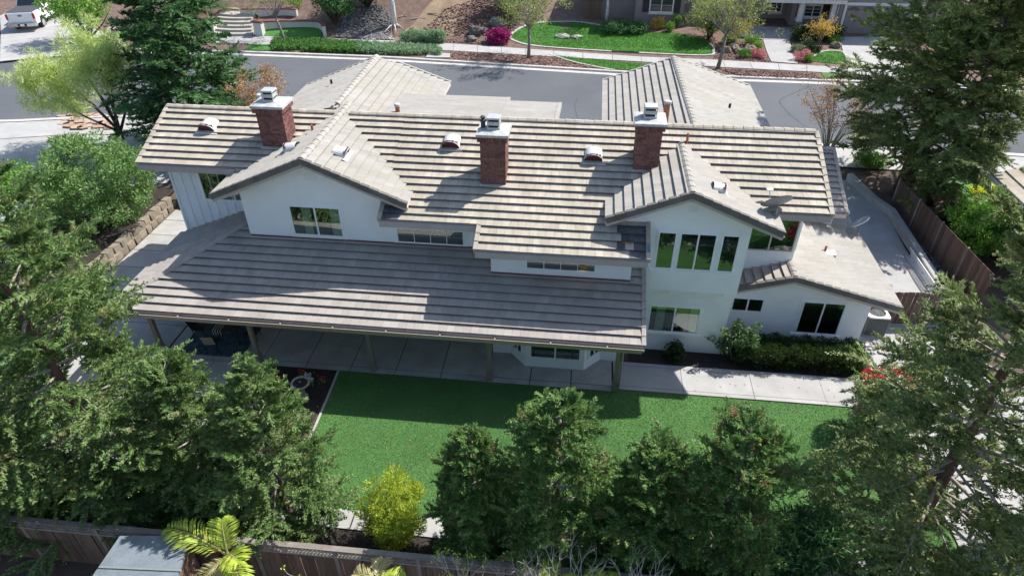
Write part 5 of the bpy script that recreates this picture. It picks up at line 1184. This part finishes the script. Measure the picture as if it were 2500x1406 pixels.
scatter('gravel_bed', PX([(815, 92), (840, 45), (880, 15), (940, 20), (960, 60), (950, 99)]), 1500, 'pebble_dark', .13, 'dark gravel on the slope left of the birch', 5, True)
scatter('gravel_bed', PX([(880, 97), (900, 80), (955, 85), (962, 99)]), 260, 'pebble', .10, 'pale gravel at the foot of the slope', 6, True)
def fbush(u, v, rx, rz, mat, label, n=22, rad=.3, per=70, ll=.16, lw=.09, seed=0, ry=None, name='garden_bush', quad=True, up=.4):
    x, y = GF(u, v); return shrub(name, x, y, h_far(x, y), rx, ry or rx * .7, rz, n, rad, per, ll, lw, mat, label, 'bush', None, seed, quad, up, None)
fbush(1218, 105, 1.1, .6, 'magenta', 'magenta flowering bush at the left end of the far lawn', 60, .3, 90, .14, .11, 101, name='flowering_bush')
for i, (u, r) in enumerate(((1002, .85), (1030, .85), (1055, .75), (1072, .5))): fbush(u, 103 + i, r, .55, 'ivy_pale', ('pale green juniper bush furthest left beyond the pavement', 'second pale green juniper bush from the left', 'third pale green juniper bush from the left', 'smallest pale green juniper bush at the right of the four')[i], 26, .3, 80, .2, .06, 110 + i)
ivy = []
ip = inpoly(PX([(668, 104), (760, 103), (860, 112), (960, 116), (1075, 124), (1072, 136), (940, 133), (760, 127), (672, 124)]))
xs = rng_.uniform(-33, -14, 4000); ys = rng_.uniform(38, 46, 4000); Pn = np.stack([xs, ys], 1); Pn = Pn[ip(Pn)]
tag(link('ground_cover', bushy('ground_cover', 120, [(x, y, h_far(x, y) + .2) for x, y in Pn[Pn[:, 0] < -22][:420]], .3, 55, .2, .1), 'ground_cover'), 'dense green ground cover on the far verge', kind='stuff')
tag(link('ground_cover', bushy('ground_cover', 121, [(x, y, h_far(x, y) + .2) for x, y in Pn[Pn[:, 0] >= -23][:330]], .3, 60, .2, .09), 'ivy_pale'), 'pale ivy ground cover on the far verge', kind='stuff')
def boulder(u, v, r, label, mat='stone_grey', seed=0, flatz=.7, ry=None):
    x, y = GF(u, v); o_ = MB().rock((x, y, h_far(x, y) + r * flatz * .4), r, ry or r * .8, r * flatz, seed, 8, 5).build('boulder', mat); tag(o_, label, 'boulder', 'boulders in the far gardens')
for i, a in enumerate(((1160, 84, .75, 'grey boulder beside the magenta bush'), (1213, 63, .8, 'grey boulder behind the magenta bush'), (1150, 101, .5, 'small grey boulder near the far pavement'), (1180, 78, .45, 'dark boulder between the two larger grey ones'),
    (1772, 128, .55, 'brown boulder left in the rock garden'), (1790, 124, .6, 'brown boulder in the middle of the rock garden'), (1805, 131, .45, 'low brown boulder at the front of the rock garden'), (1830, 126, .6, 'reddish boulder beside the pink flowers'), (1962, 124, .45, 'grey boulder right of the front walk'), (2040, 115, .5, 'brown boulder beside the far driveway'))):
    boulder(*a, seed=130 + i, mat='stone' if i > 3 else 'stone_grey')
boulder(1372, 92, .8, 'flat pale rock lying on the far lawn, the larger', 'stone_pale', 150, .3, .45); boulder(1408, 93, .55, 'flat pale rock lying on the far lawn, the smaller', 'stone_pale', 151, .35, .4)
k = 160
for u, v, rx, rz, mat, l in ((1778, 107, .6, .35, 'bright_green', 'bright grass tuft behind the rock garden'), (1832, 110, .65, .4, 'bright_green', 'bright grass tuft beside the front walk'), (1848, 121, .3, .25, 'bright_green', 'small bright tuft at the walk edge'), (1815, 142, .5, .3, 'ground_cover', 'green mound at the front of the rock garden'),
    (1850, 141, .6, .35, 'pink', 'pink flowering mound left of the front walk'), (1955, 148, .75, .4, 'pink', 'pink flowering mound right of the front walk'), (1968, 114, .5, .35, 'grey_leaf', 'pale spiky plant right of the front walk'), (1944, 128, .5, .3, 'grey_leaf', 'pale agave-like plant by the pavement'), (1985, 128, .6, .35, 'hedge_leaf', 'dark mound behind the pink flowers'), (2035, 104, .55, .3, 'bright_green', 'bright tuft at the driveway corner'),
    (1605, 70, .55, .5, 'gold_leaf', 'yellow bush under the far house window'), (1635, 78, .3, .35, 'bright_green', 'small bright plant under the far house window'), (1650, 66, .45, .6, 'shrub_green', 'green bush at the corner of the far house wall'), (1975, 151, .35, .25, 'bright_green', 'small yellow-green tuft beside the small lawn'), (720, 25, .9, .8, 'bright_green', 'bright shrub above the white garden wall'), (545, 30, .7, .6, 'grey_leaf', 'pale flowering plant beside the steps')):
    fbush(u, v, rx, rz, mat, l, 16, .26, 60, .16, .06, k, name='garden_plant'); k += 2
hx = [GF(u, 100) for u in range(1940, 2050, 9)]
hd2 = empty('far_hedge', (*GF(1990, 100), h_far(*GF(1990, 100))), 'dark clipped hedge in front of the far porch', 'hedge')
link('foliage', bushy('foliage', 171, [(x, y + d, h_far(x, y) + z) for x, y in hx for d in (0, .5) for z in (.3, .7, 1.0)], .42, 60, .16, .08), 'hedge_leaf', hd2)
for u, l, sd in ((1790, 'orange-gold shrub left of the front walk', 172), (1998, 'orange-gold shrub in front of the far hedge', 173)):
    x, y = GF(u, 112); bare_tree('gold_shrub', x, y, h_far(x, y), 1.9, .95, 'trunk_grey', 'gold_leaf', 22, 9, l, sd, 'gold shrubs in the far garden', .13)['category'] = 'shrub'
mnd = fbush(1520, 80, 2.1, .5, 'dark_green', 'low dark spreading juniper in front of the far house', 60, .4, 80, .2, .08, 175, 1.0)
# street trees
def street_tree(u, v, H, R, lean, label, mat, seed, n=34, per=60, trunk='trunk_grey', ll=.17, r=.14):
    x, y = GF(u, v); e = empty('street_tree', (x, y, h_far(x, y)), label, 'tree', 'small trees along the far pavement', 0, False); rng = np.random.default_rng(seed); L = np.array([lean[0], lean[1], 0.0])
    fork = np.array([0, 0, H * .42]) + L * .42
    MB().tube([(0, 0, -.1), tuple(fork * .5 + [.04, 0, 0]), tuple(fork)], [r * 1.3, r * .9, r * .75], 9).build('trunk', trunk, e, True)
    cen = []; mb = MB()
    for i in range(n):
        az = i * 2.4; t = rng.random(); q = np.array([R * (.3 + .7 * rng.random()) * math.cos(az), R * (.3 + .7 * rng.random()) * math.sin(az), H * (.5 + .5 * t)]) + L * (.6 + .4 * t)
        m = fork + (q - fork) * .5 + [0, 0, H * .05]; mb.tube([fork, fork + (m - fork) * .6, m, q], [r * .34, r * .24, r * .15, r * .05], 5, False); cen.append(q)
        for k_ in range(3):
            w = q + rng.normal(size=3) * [.6, .6, .4]; mb.tube([m + (q - m) * rng.random(), w], [r * .1, r * .03], 3, False); cen.append(w)
    mb.build('branches', trunk, e, True); link('crown', bushy('crown', seed, cen, .42, per, ll, ll * .5, True, .2, .2), mat, e); return e
street_tree(1290, 143, 5.9, 3.4, (.1, 0), 'slender grey-trunked street tree left of the far lawn', 'street_leaf', 181, 34, 26)
street_tree(1752, 168, 6.4, 3.2, (.5, .3), 'slender street tree with leaning trunk right of the far lawn', 'street_leaf', 182, 38, 28)
street_tree(697, 108, 5.4, 2.6, (-1.2, .4), 'leaning street tree in front of the white garden wall', 'street_leaf', 183, 26, 18)
street_tree(1480, 55, 7.0, 2.2, (0, 0), 'multi-stemmed pale tree against the far house wall', 'street_leaf', 184, 16, 12, 'birch')
x, y = GF(962, 62); bt_ = empty('birch_tree', (x, y, h_far(x, y)), 'white-trunked birch on the bare slope', 'tree', None, 0, False)
MB().tube([(0, 0, -.3), (.05, 0, 1.6), (-.1, 0, 3.4), (0, 0, 5.5)], [.32, .24, .2, .12], 9).build('trunk', 'birch', bt_, True)
cen = blob_centres(186, 40, (0, .5, 4.6), 3.2, 2.6, 1.6); limbs((0, 0, 2.8), [tuple(c) for c in cen[:18]], .07, seed=6).build('branches', 'trunk_grey', bt_, True); link('crown', bushy('crown', 186, cen, .6, 60, .2, .05, True, -.6), 'grey_leaf', bt_)
for k_ in range(6):
    a = k_ * 1.05; MB().tube([(0, 0, .1), (.5 * math.cos(a), .5 * math.sin(a) - .2, .05), (1.1 * math.cos(a), 1.1 * math.sin(a) - .5, -.25)], [.1, .06, .02], 5, False).build('root', 'birch', bt_, True)
for i, (u, v, u2, v2) in enumerate(((1005, 50, 1040, 48), (975, 45, 995, 42), (1045, 35, 1085, 46), (1002, 72, 1020, 82))):
    a, b = GF(u, v), GF(u2, v2); o_ = MB().tube([(a[0], a[1], h_far(*a) + .06), ((a[0] + b[0]) / 2, (a[1] + b[1]) / 2 + .2, h_far(*a) + .12), (b[0], b[1], h_far(*b) + .05)], [.07, .05, .02], 5).build('fallen_branch', 'twig'); tag(o_, ('pale fallen branch right of the birch', 'short fallen branch at the birch roots', 'fallen branch high on the bare slope', 'fallen branch above the juniper bushes')[i], 'branch', 'fallen branches on the slope')
def far_tree(u, v, R, H, mat, label, seed, n=60, per=90, ll=.26, name='garden_tree', cz=.62):
    x, y = GF(u, v); e = tree_thing(name, (x, y, h_far(x, y)), label, 'tree', None, [('crown', bushy('crown', seed, blob_centres(seed, n, (0, 0, H * cz), R, R * .8, H * .38), .75, per, ll, ll * .5), mat)])
    limbs((0, 0, 0), [tuple(c) for c in blob_centres(seed, 14, (0, 0, H * cz), R, R * .8, H * .38)], .12, seed=seed).build('trunk', 'trunk_dark', e, True); return e
far_tree(215, 100, 3.2, 5.6, 'bright_green', 'bright green leafy tree beside the pickup truck', 191)
far_tree(820, 62, 2.2, 4.4, 'dark_green', 'dark evergreen shrub on the slope behind the white wall', 192); far_tree(900, 20, 3.0, 4.5, 'dark_green', 'dark evergreen tree high on the slope', 193)
far_tree(1250, 40, 2.4, 3.6, 'shrub_green', 'olive shrub on the slope above the magenta bush', 194, 40, 60); far_tree(480, 40, 2.6, 5, 'dark_green', 'dark shrub left of the garden steps', 195)
far_tree(1730, 95, 1.9, 3.2, 'street_leaf', 'leafy bush between the two far house walls', 196, 40, 80); far_tree(2330, 150, 2.6, 3.0, 'bright_green', 'lime-green bush across the street at the right', 197, 40, 80, .2)
far_tree(2470, 160, 2.2, 2.4, 'bright_green', 'lime-green bush at the right edge across the street', 198, 40, 80, .2)
# garden steps and white walls
x0, y0 = GF(517, 89); x1, _y = GF(617, 89); st = empty('garden_steps', ((x0 + x1) / 2, y0, .95), 'broad curved concrete steps climbing the slope at the top left', 'steps')
cxs = (x0 + x1) / 2; wdt = (x1 - x0)
for i in range(11):
    tr = 0.62 if i not in (5, 6) else 1.5; yy = y0 + .25 + sum(0.62 if j not in (5, 6) else 1.5 for j in range(i)); xs_ = cxs - .28 * (yy - y0); n = 9
    z0_, z1_ = .9, 1.05 + .2 * (i + 1)
    arc = [(xs_ + wdt * (t / n - .5) * (1 - .03 * i), yy - .35 * (1 - (2 * t / n - 1) ** 2)) for t in range(n + 1)]
    poly = arc + [(arc[-1][0], yy + tr + .4), (arc[0][0], yy + tr + .4)]
    MB().prism([(a, b, z0_) for a, b in poly], [(a, b, z1_) for a, b in poly]).build('step', 'step', st)
def garden_wall(pts, z0, hgt, label, cap=True):
    p3 = [(GF(*p)) for p in pts]; e = empty('garden_wall', (*p3[0], h_far(*p3[0])), label, 'wall'); pp = smooth_loop(p3, 5, False) if len(p3) > 2 else p3
    b = strip('wall', pp, .3, -.3, hgt, 'white_wall', lambda x, y: z0); b.parent = e; b.matrix_parent_inverse = Matrix.Translation(e.location).inverted()
    c = strip('coping', pp, .42, hgt + .002, hgt + .12, 'red_cap', lambda x, y: z0); c.parent = e; c.matrix_parent_inverse = Matrix.Translation(e.location).inverted(); return e
garden_wall([(640, 74), (690, 67), (750, 65), (780, 70), (792, 82), (794, 92)], 1.0, 1.0, 'curved white garden wall with red coping beside the steps'); garden_wall([(590, 42), (640, 40), (700, 36), (727, 40)], 1.7, 0.95, 'upper white garden wall with red coping')
garden_wall([(470, 60), (500, 68), (512, 76)], 1.2, .9, 'short white garden wall left of the steps'); garden_wall([(262, 80), (285, 66), (330, 60)], 1.0, .5, 'low curved white wall beside the left lawn')
for u, v, l in ((633, 90, 'white gate pillar with red cap and lamp right of the steps'), (516, 84, 'white gate pillar with red cap left of the steps')):
    x, y = GF(u, v); z = h_far(x, y); e = empty('gate_pillar', (x, y, z), l, 'pillar', 'pillars beside the steps')
    MB().box(x - .38, x + .38, y, y + .7, z - .1, z + 1.25).build('shaft', 'white_wall', e); MB().box(x - .5, x + .5, y - .1, y + .8, z + 1.25, z + 1.42).build('cap', 'red_cap', e)
    if u > 600: MB().lathe([(.06, 0), (.06, .25), (.15, .28), (.15, .5), (.05, .62)], (x, y + .35, z + 1.42), 8).build('lamp', 'black', e)

# pickup truck
a, b = np.array(GF(96, 68)), np.array(GF(133, 29)); hd_ = math.atan2(b[1] - a[1], b[0] - a[0]); rc = np.array(GF(64, 80)); zc = h_far(*rc) + .03
tk = empty('pickup_truck', (rc[0], rc[1], zc), 'white pickup truck with a dark bed cover on the far driveway', 'truck', None, hd_ - math.pi / 2, False); tk.scale = (1.3, 1.3, 1.3)
W = 1.0
body = MB(); body.prism([(-W, 0.1, .55), (W, .1, .55), (W, 5.7, .5), (-W, 5.7, .5)], [(-W * .97, .08, 1.38), (W * .97, .08, 1.38), (W * .97, 3.75, 1.38), (-W * .97, 3.75, 1.38)][:2] + [(W * .95, 5.75, 1.15), (-W * .95, 5.75, 1.15)])
body.build('body', 'truck_white', tk)
MB().prism([(-W * .95, 2.15, 1.3), (W * .95, 2.15, 1.3), (W * .95, 4.5, 1.2), (-W * .95, 4.5, 1.2)], [(-W * .74, 2.4, 1.98), (W * .74, 2.4, 1.98), (W * .74, 3.7, 1.98), (-W * .74, 3.7, 1.98)]).build('cab', 'truck_white', tk)
MB().add([(-W * .86, 2.13, 1.42), (W * .86, 2.13, 1.42), (W * .72, 2.36, 1.90), (-W * .72, 2.36, 1.90)], [(0, 1, 2, 3)]).build('rear_window', 'dark_glass', tk)
for s in (-1, 1): MB().add([(s * W * .93, 2.35, 1.42), (s * W * .93, 4.2, 1.42), (s * W * .775, 3.7, 1.9), (s * W * .775, 2.5, 1.9)], [(0, 1, 2, 3)]).build('side_window', 'dark_glass', tk)
MB().prism([(-W * .9, .12, 1.385), (W * .9, .12, 1.385), (W * .9, 2.1, 1.40), (-W * .9, 2.1, 1.40)], [(-W * .88, .14, 1.42), (W * .88, .14, 1.42), (W * .88, 2.08, 1.45), (-W * .88, 2.08, 1.45)]).build('bed_cover', 'bed_cover', tk)
MB().box(-W * .84, W * .84, .03, .09, .72, 1.34).build('tailgate', 'truck_white', tk); MB().box(-.13, .13, .0, .03, 1.13, 1.2).build('tailgate_handle', 'black', tk)
MB().box(-W * .98, W * .98, -.12, .1, .42, .64).build('bumper', 'chrome', tk); MB().box(-.3, .3, -.135, -.12, .44, .62).build('plate_recess', 'black', tk); MB().box(-.15, .15, -.15, -.136, .47, .60).build('number_plate', 'white_trim', tk)
for s in (-1, 1):
    MB().box(*(sorted((s * W * .86, s * W * .99))), .02, .16, .92, 1.28).build('tail_light', 'tail_red', tk)
    for y in (1.15, 4.65):
        wme = MB(); n = 20; x0_, x1_ = (.72, 1.01); vs = [(s * x, y + .4 * math.cos(2 * math.pi * k_ / n), .4 + .4 * math.sin(2 * math.pi * k_ / n)) for x in (x0_, x1_) for k_ in range(n)]
        wme.add(vs, [tuple(range(n)), tuple(range(n, 2 * n))[::-1]] + [(k_, (k_ + 1) % n, n + (k_ + 1) % n, n + k_) for k_ in range(n)]); w_ = wme.build('wheel', 'tyre', tk)
        MB().add([(s * 1.015, y + .25 * math.cos(2 * math.pi * k_ / n), .4 + .25 * math.sin(2 * math.pi * k_ / n)) for k_ in range(n)], [tuple(range(n))]).build('rim', 'chrome', w_)
        MB().add([(s * 1.004, y + .5 * math.cos(math.pi * k_ / 12), .42 + .5 * math.sin(math.pi * k_ / 12)) for k_ in range(13)], [tuple(range(13))]).build('wheel_arch', 'black', tk)
    MB().box(*(sorted((s * .9, s * 1.08))), 2.0, 4.0, .42, .48).build('side_step', 'black', tk)

# house across the street
FH = empty('far_house', (*GF(1800, 70), 1.5), 'taupe house with white porch columns and garage across the street', 'house')
yB = GF(1600, 62)[1]; yA = GF(1520, 45)[1]; yP = GF(1945, 78)[1]; yG = GF(2090, 82)[1]; zb = h_far(5, yB)
def fwall(u0, u1, v, y, d, z1, mat='neighbour_wall'):
    (xa, za), (xb, _) = WP(u0, v, y), WP(u1, v, y); return MB().box(xa, xb, y, y + d, za - .4, z1).build('wall', mat, FH), xa, xb
fwall(1440, 1549, 46, yA, 6, 7.5); _, xa, xb = fwall(1547, 1664, 62, yB, 7, 7.5); fwall(1664, 1760, 55, yA + .6, 6, 7.5)
fwall(1760, 1955, 60, yP + 3.4, 4, 7.5); fwall(1925, 2045, 62, yP + 1.5, 4, 7.5); _, ga, gb = fwall(2035, 2330, 82, yG, 7, 7.5)
def fwin(u0, u1, v0, v1, y, cols=2, shut=True):
    (xa, z1), (xb, z0) = WP(u0, v0, y), WP(u1, v1, y); w = MB()
    for a in ((xa - .12, xb + .12, z1, z1 + .14), (xa - .12, xb + .12, z0 - .18, z0), (xa - .12, xa, z0, z1), (xb, xb + .12, z0, z1), ((xa + xb) / 2 - .04, (xa + xb) / 2 + .04, z0, z1)): w.box(a[0], a[1], y - .07, y - .002, a[2], a[3])
    o_ = w.build('window', 'neighbour_trim', FH)
    for k_ in range(cols): MB().box(xa + (xb - xa) * k_ / cols + .04, xa + (xb - xa) * (k_ + 1) / cols - .04, y - .03, y - .01, z0, z1).build('pane', 'dark_glass', o_)
    for k_ in range(1, 3):
        z = z0 + (z1 - z0) * k_ / 3; MB().box(xa, xb, y - .042, y - .031, z - .015, z + .015).build('glazing_bar', 'neighbour_trim', o_)
    MB().box(xa - .2, xb + .2, y - .14, y - .003, z0 - .28, z0 - .185).build('sill', 'sign_grey', o_)
    if shut:
        for a, b in ((xa - .75, xa - .14), (xb + .14, xb + .75)):
            s_ = MB().box(a, b, y - .05, y - .002, z0 - .1, z1 + .1).build('shutter', 'shutter', FH)
fwin(1592, 1640, -18, 29, yB); fwin(1968, 2000, 14, 40, yP + 1.5, 2, True); fwin(1885, 1905, 5, 28, yP + 3.4, 1, False)
for u, v in ((1945, 78), (2022, 82), (2036, 83)):
    x, z = WP(u, v, yP); c_ = MB().box(x - .3, x + .3, yP, yP + .6, z - .2, z + .9).build('column_base', 'neighbour_wall', FH)
    MB().box(x - .21, x + .21, yP + .09, yP + .51, z + .9, z + 3.6).build('column', 'neighbour_trim', c_); MB().box(x - .27, x + .27, yP + .03, yP + .57, z + .9, z + 1.1).build('column_foot', 'neighbour_trim', c_)
(xa, za), (xb, zb_) = WP(1868, 6, yP - .5), WP(2068, 10, yP - .5)
MB().box(xa, xb, yP - .5, yP - .4, zb_ - .05, zb_ + .28).build('porch_fascia', 'neighbour_trim', FH)
MB().prism([(xa - .2, yP - .55, zb_ + .28), (xb + .2, yP - .55, zb_ + .28), (xb + .2, yP + 6, zb_ + 2.8), (xa - .2, yP + 6, zb_ + 2.8)], [(xa - .2, yP - .55, zb_ + .42), (xb + .2, yP - .55, zb_ + .42), (xb + .2, yP + 6, zb_ + 2.95), (xa - .2, yP + 6, zb_ + 2.95)]).build('porch_roof', 'tile_pale', FH)
MB().box(xa, xb, yP - .4, yP + 6, zb_ - .06, zb_ - .0).build('porch_ceiling', 'sign_grey', FH)
(ra, rz_), (rb_, _) = WP(1958, 62, yP + .3), WP(2018, 64, yP + .3); rl = MB().box(ra, rb_, yP + .25, yP + .35, rz_ - .05, rz_ + .08).build('porch_rail', 'neighbour_trim', FH)
for k_ in range(7): MB().bar((ra + (rb_ - ra) * .5, yP + .3, rz_ - .75), (ra + (rb_ - ra) * (k_ + .5) / 7, yP + .3, rz_ - .06), .05, .05).build('baluster', 'neighbour_trim', rl)
pf = PX([(1860, 98), (1926, 98), (1950, 80), (1945, 68), (1800, 66), (1800, 92)]); sheet('porch_floor', pf, h_far, .05, 'concrete_old', 'structure', 'shaded concrete porch floor across the street', 2)
(d0, dz), (d1, _) = WP(2050, 82, yG), WP(2195, 84, yG); gd = MB().box(d0, d1, yG - .03, yG - .002, dz, dz + 2.5).build('garage_door', 'garage', FH)
for r in range(4):
    for c in range(6):
        w_ = (d1 - d0) / 6; MB().box(d0 + c * w_ + .08, d0 + (c + 1) * w_ - .08, yG - .06, yG - .032, dz + .08 + r * .5, dz + .5 + r * .5).build('garage_panel', 'garage', gd)
for c in range(4):
    w_ = (d1 - d0) / 4; cx_ = d0 + (c + .5) * w_
    for k_ in range(5):
        t0, t1 = math.pi * (k_ + .12) / 5, math.pi * (k_ + .88) / 5; r0, r1 = .12, w_ * .42
        MB().add([(cx_ + r * math.cos(t), yG - .066, dz + 2.05 + r * .62 * math.sin(t)) for r, t in ((r0, t0), (r1, t0), (r1, t1), (r0, t1))], [(0, 1, 2, 3)]).build('fan_light', 'dark_glass', gd)
for a, b, c, d in ((d0 - .2, d0, dz, dz + 2.75), (d1, d1 + .2, dz, dz + 2.75), (d0, d1, dz + 2.5, dz + 2.75)): MB().box(a, b, yG - .1, yG - .002, c, d).build('garage_trim', 'neighbour_trim', FH)
(x0, z0), (x1, _) = WP(1425, 46, yA - .3), WP(1466, 48, yA - .3)
ft = empty('far_gate', (x0, yA - .3, z0), 'weathered wooden gate beside the far house', 'gate')
for k_ in range(9): MB().box(x0 + (x1 - x0) * k_ / 9, x0 + (x1 - x0) * (k_ + .93) / 9, yA - .34, yA - .3, z0, z0 + 1.9).build('board', 'fence_wood', ft)
MB().box(x0 - .1, x1 + .1, yA - .37, yA - .29, z0 + 1.9, z0 + 2.02).build('rail', 'fence_rail', ft)
# dark car at the right edge across the street
x, y = GF(2510, 150); cr = empty('parked_car', (x, y, h_far(x, y)), 'dark car parked across the street at the right edge', 'car', None, .35, False)
MB().prism([(-1.0, -2.4, .35), (1.0, -2.4, .35), (1.0, 2.4, .35), (-1.0, 2.4, .35)], [(-.95, -2.35, .95), (.95, -2.35, .95), (.95, 2.3, .9), (-.95, 2.3, .9)]).build('body', 'black', cr)
MB().prism([(-.92, -1.6, .94), (.92, -1.6, .94), (.92, 1.3, .92), (-.92, 1.3, .92)], [(-.7, -1.0, 1.5), (.7, -1.0, 1.5), (.7, .6, 1.5), (-.7, .6, 1.5)]).build('cabin', 'dark_glass', cr)
for s in (-1, 1):
    for yy in (-1.5, 1.5): MB().tube([(s * .75, yy, .35), (s * 1.01, yy, .35)], .35, 16).build('wheel', 'tyre', cr)

# fallen leaves
rng_ = np.random.default_rng(99); n_ = 420
P = np.stack([rng_.uniform(-24, 14, n_), rng_.uniform(-7.3, 1.6, n_), np.full(n_, .068)], 1); P[(P[:, 0] > -11.2) & (P[:, 0] < 10.5) & (P[:, 1] < 0), 2] = .04
D = rng_.normal(size=P.shape); D[:, 2] *= .15; N = rng_.normal(size=P.shape) * .2 + [0, 0, 1]
tag(link('fallen_leaves', leaf_mesh('fallen_leaves', P, D, N, .09, .05, True), 'orange_leaf'), 'scattered dry leaves on lawn and paving', kind='stuff')

# flagstones stacked on the left driveway
fs_ = empty('flagstone_pile', (*G(215, 305, .6), .6), 'spread of flat reddish flagstones on the left driveway', 'flagstones')
M('flagstone', (0.40, 0.27, 0.20), 0.9, 0.2, 3, 30, 0.15, 0, 20, None, 0.2)
rr = random.Random(5)
for i in range(34):
    x, y = G(rr.uniform(155, 275), rr.uniform(288, 322), .65); a = rr.random() * 6.28; q = [(x + rr.uniform(.25, .55) * math.cos(a + k * 1.05), y + rr.uniform(.2, .4) * math.sin(a + k * 1.05)) for k in range(6)]; z = h_near(x, y) + .03 + .05 * (i % 3)
    MB().prism([(u, v, z) for u, v in q], [(u, v, z + .05) for u, v in q]).build('flagstone', 'flagstone', fs_)
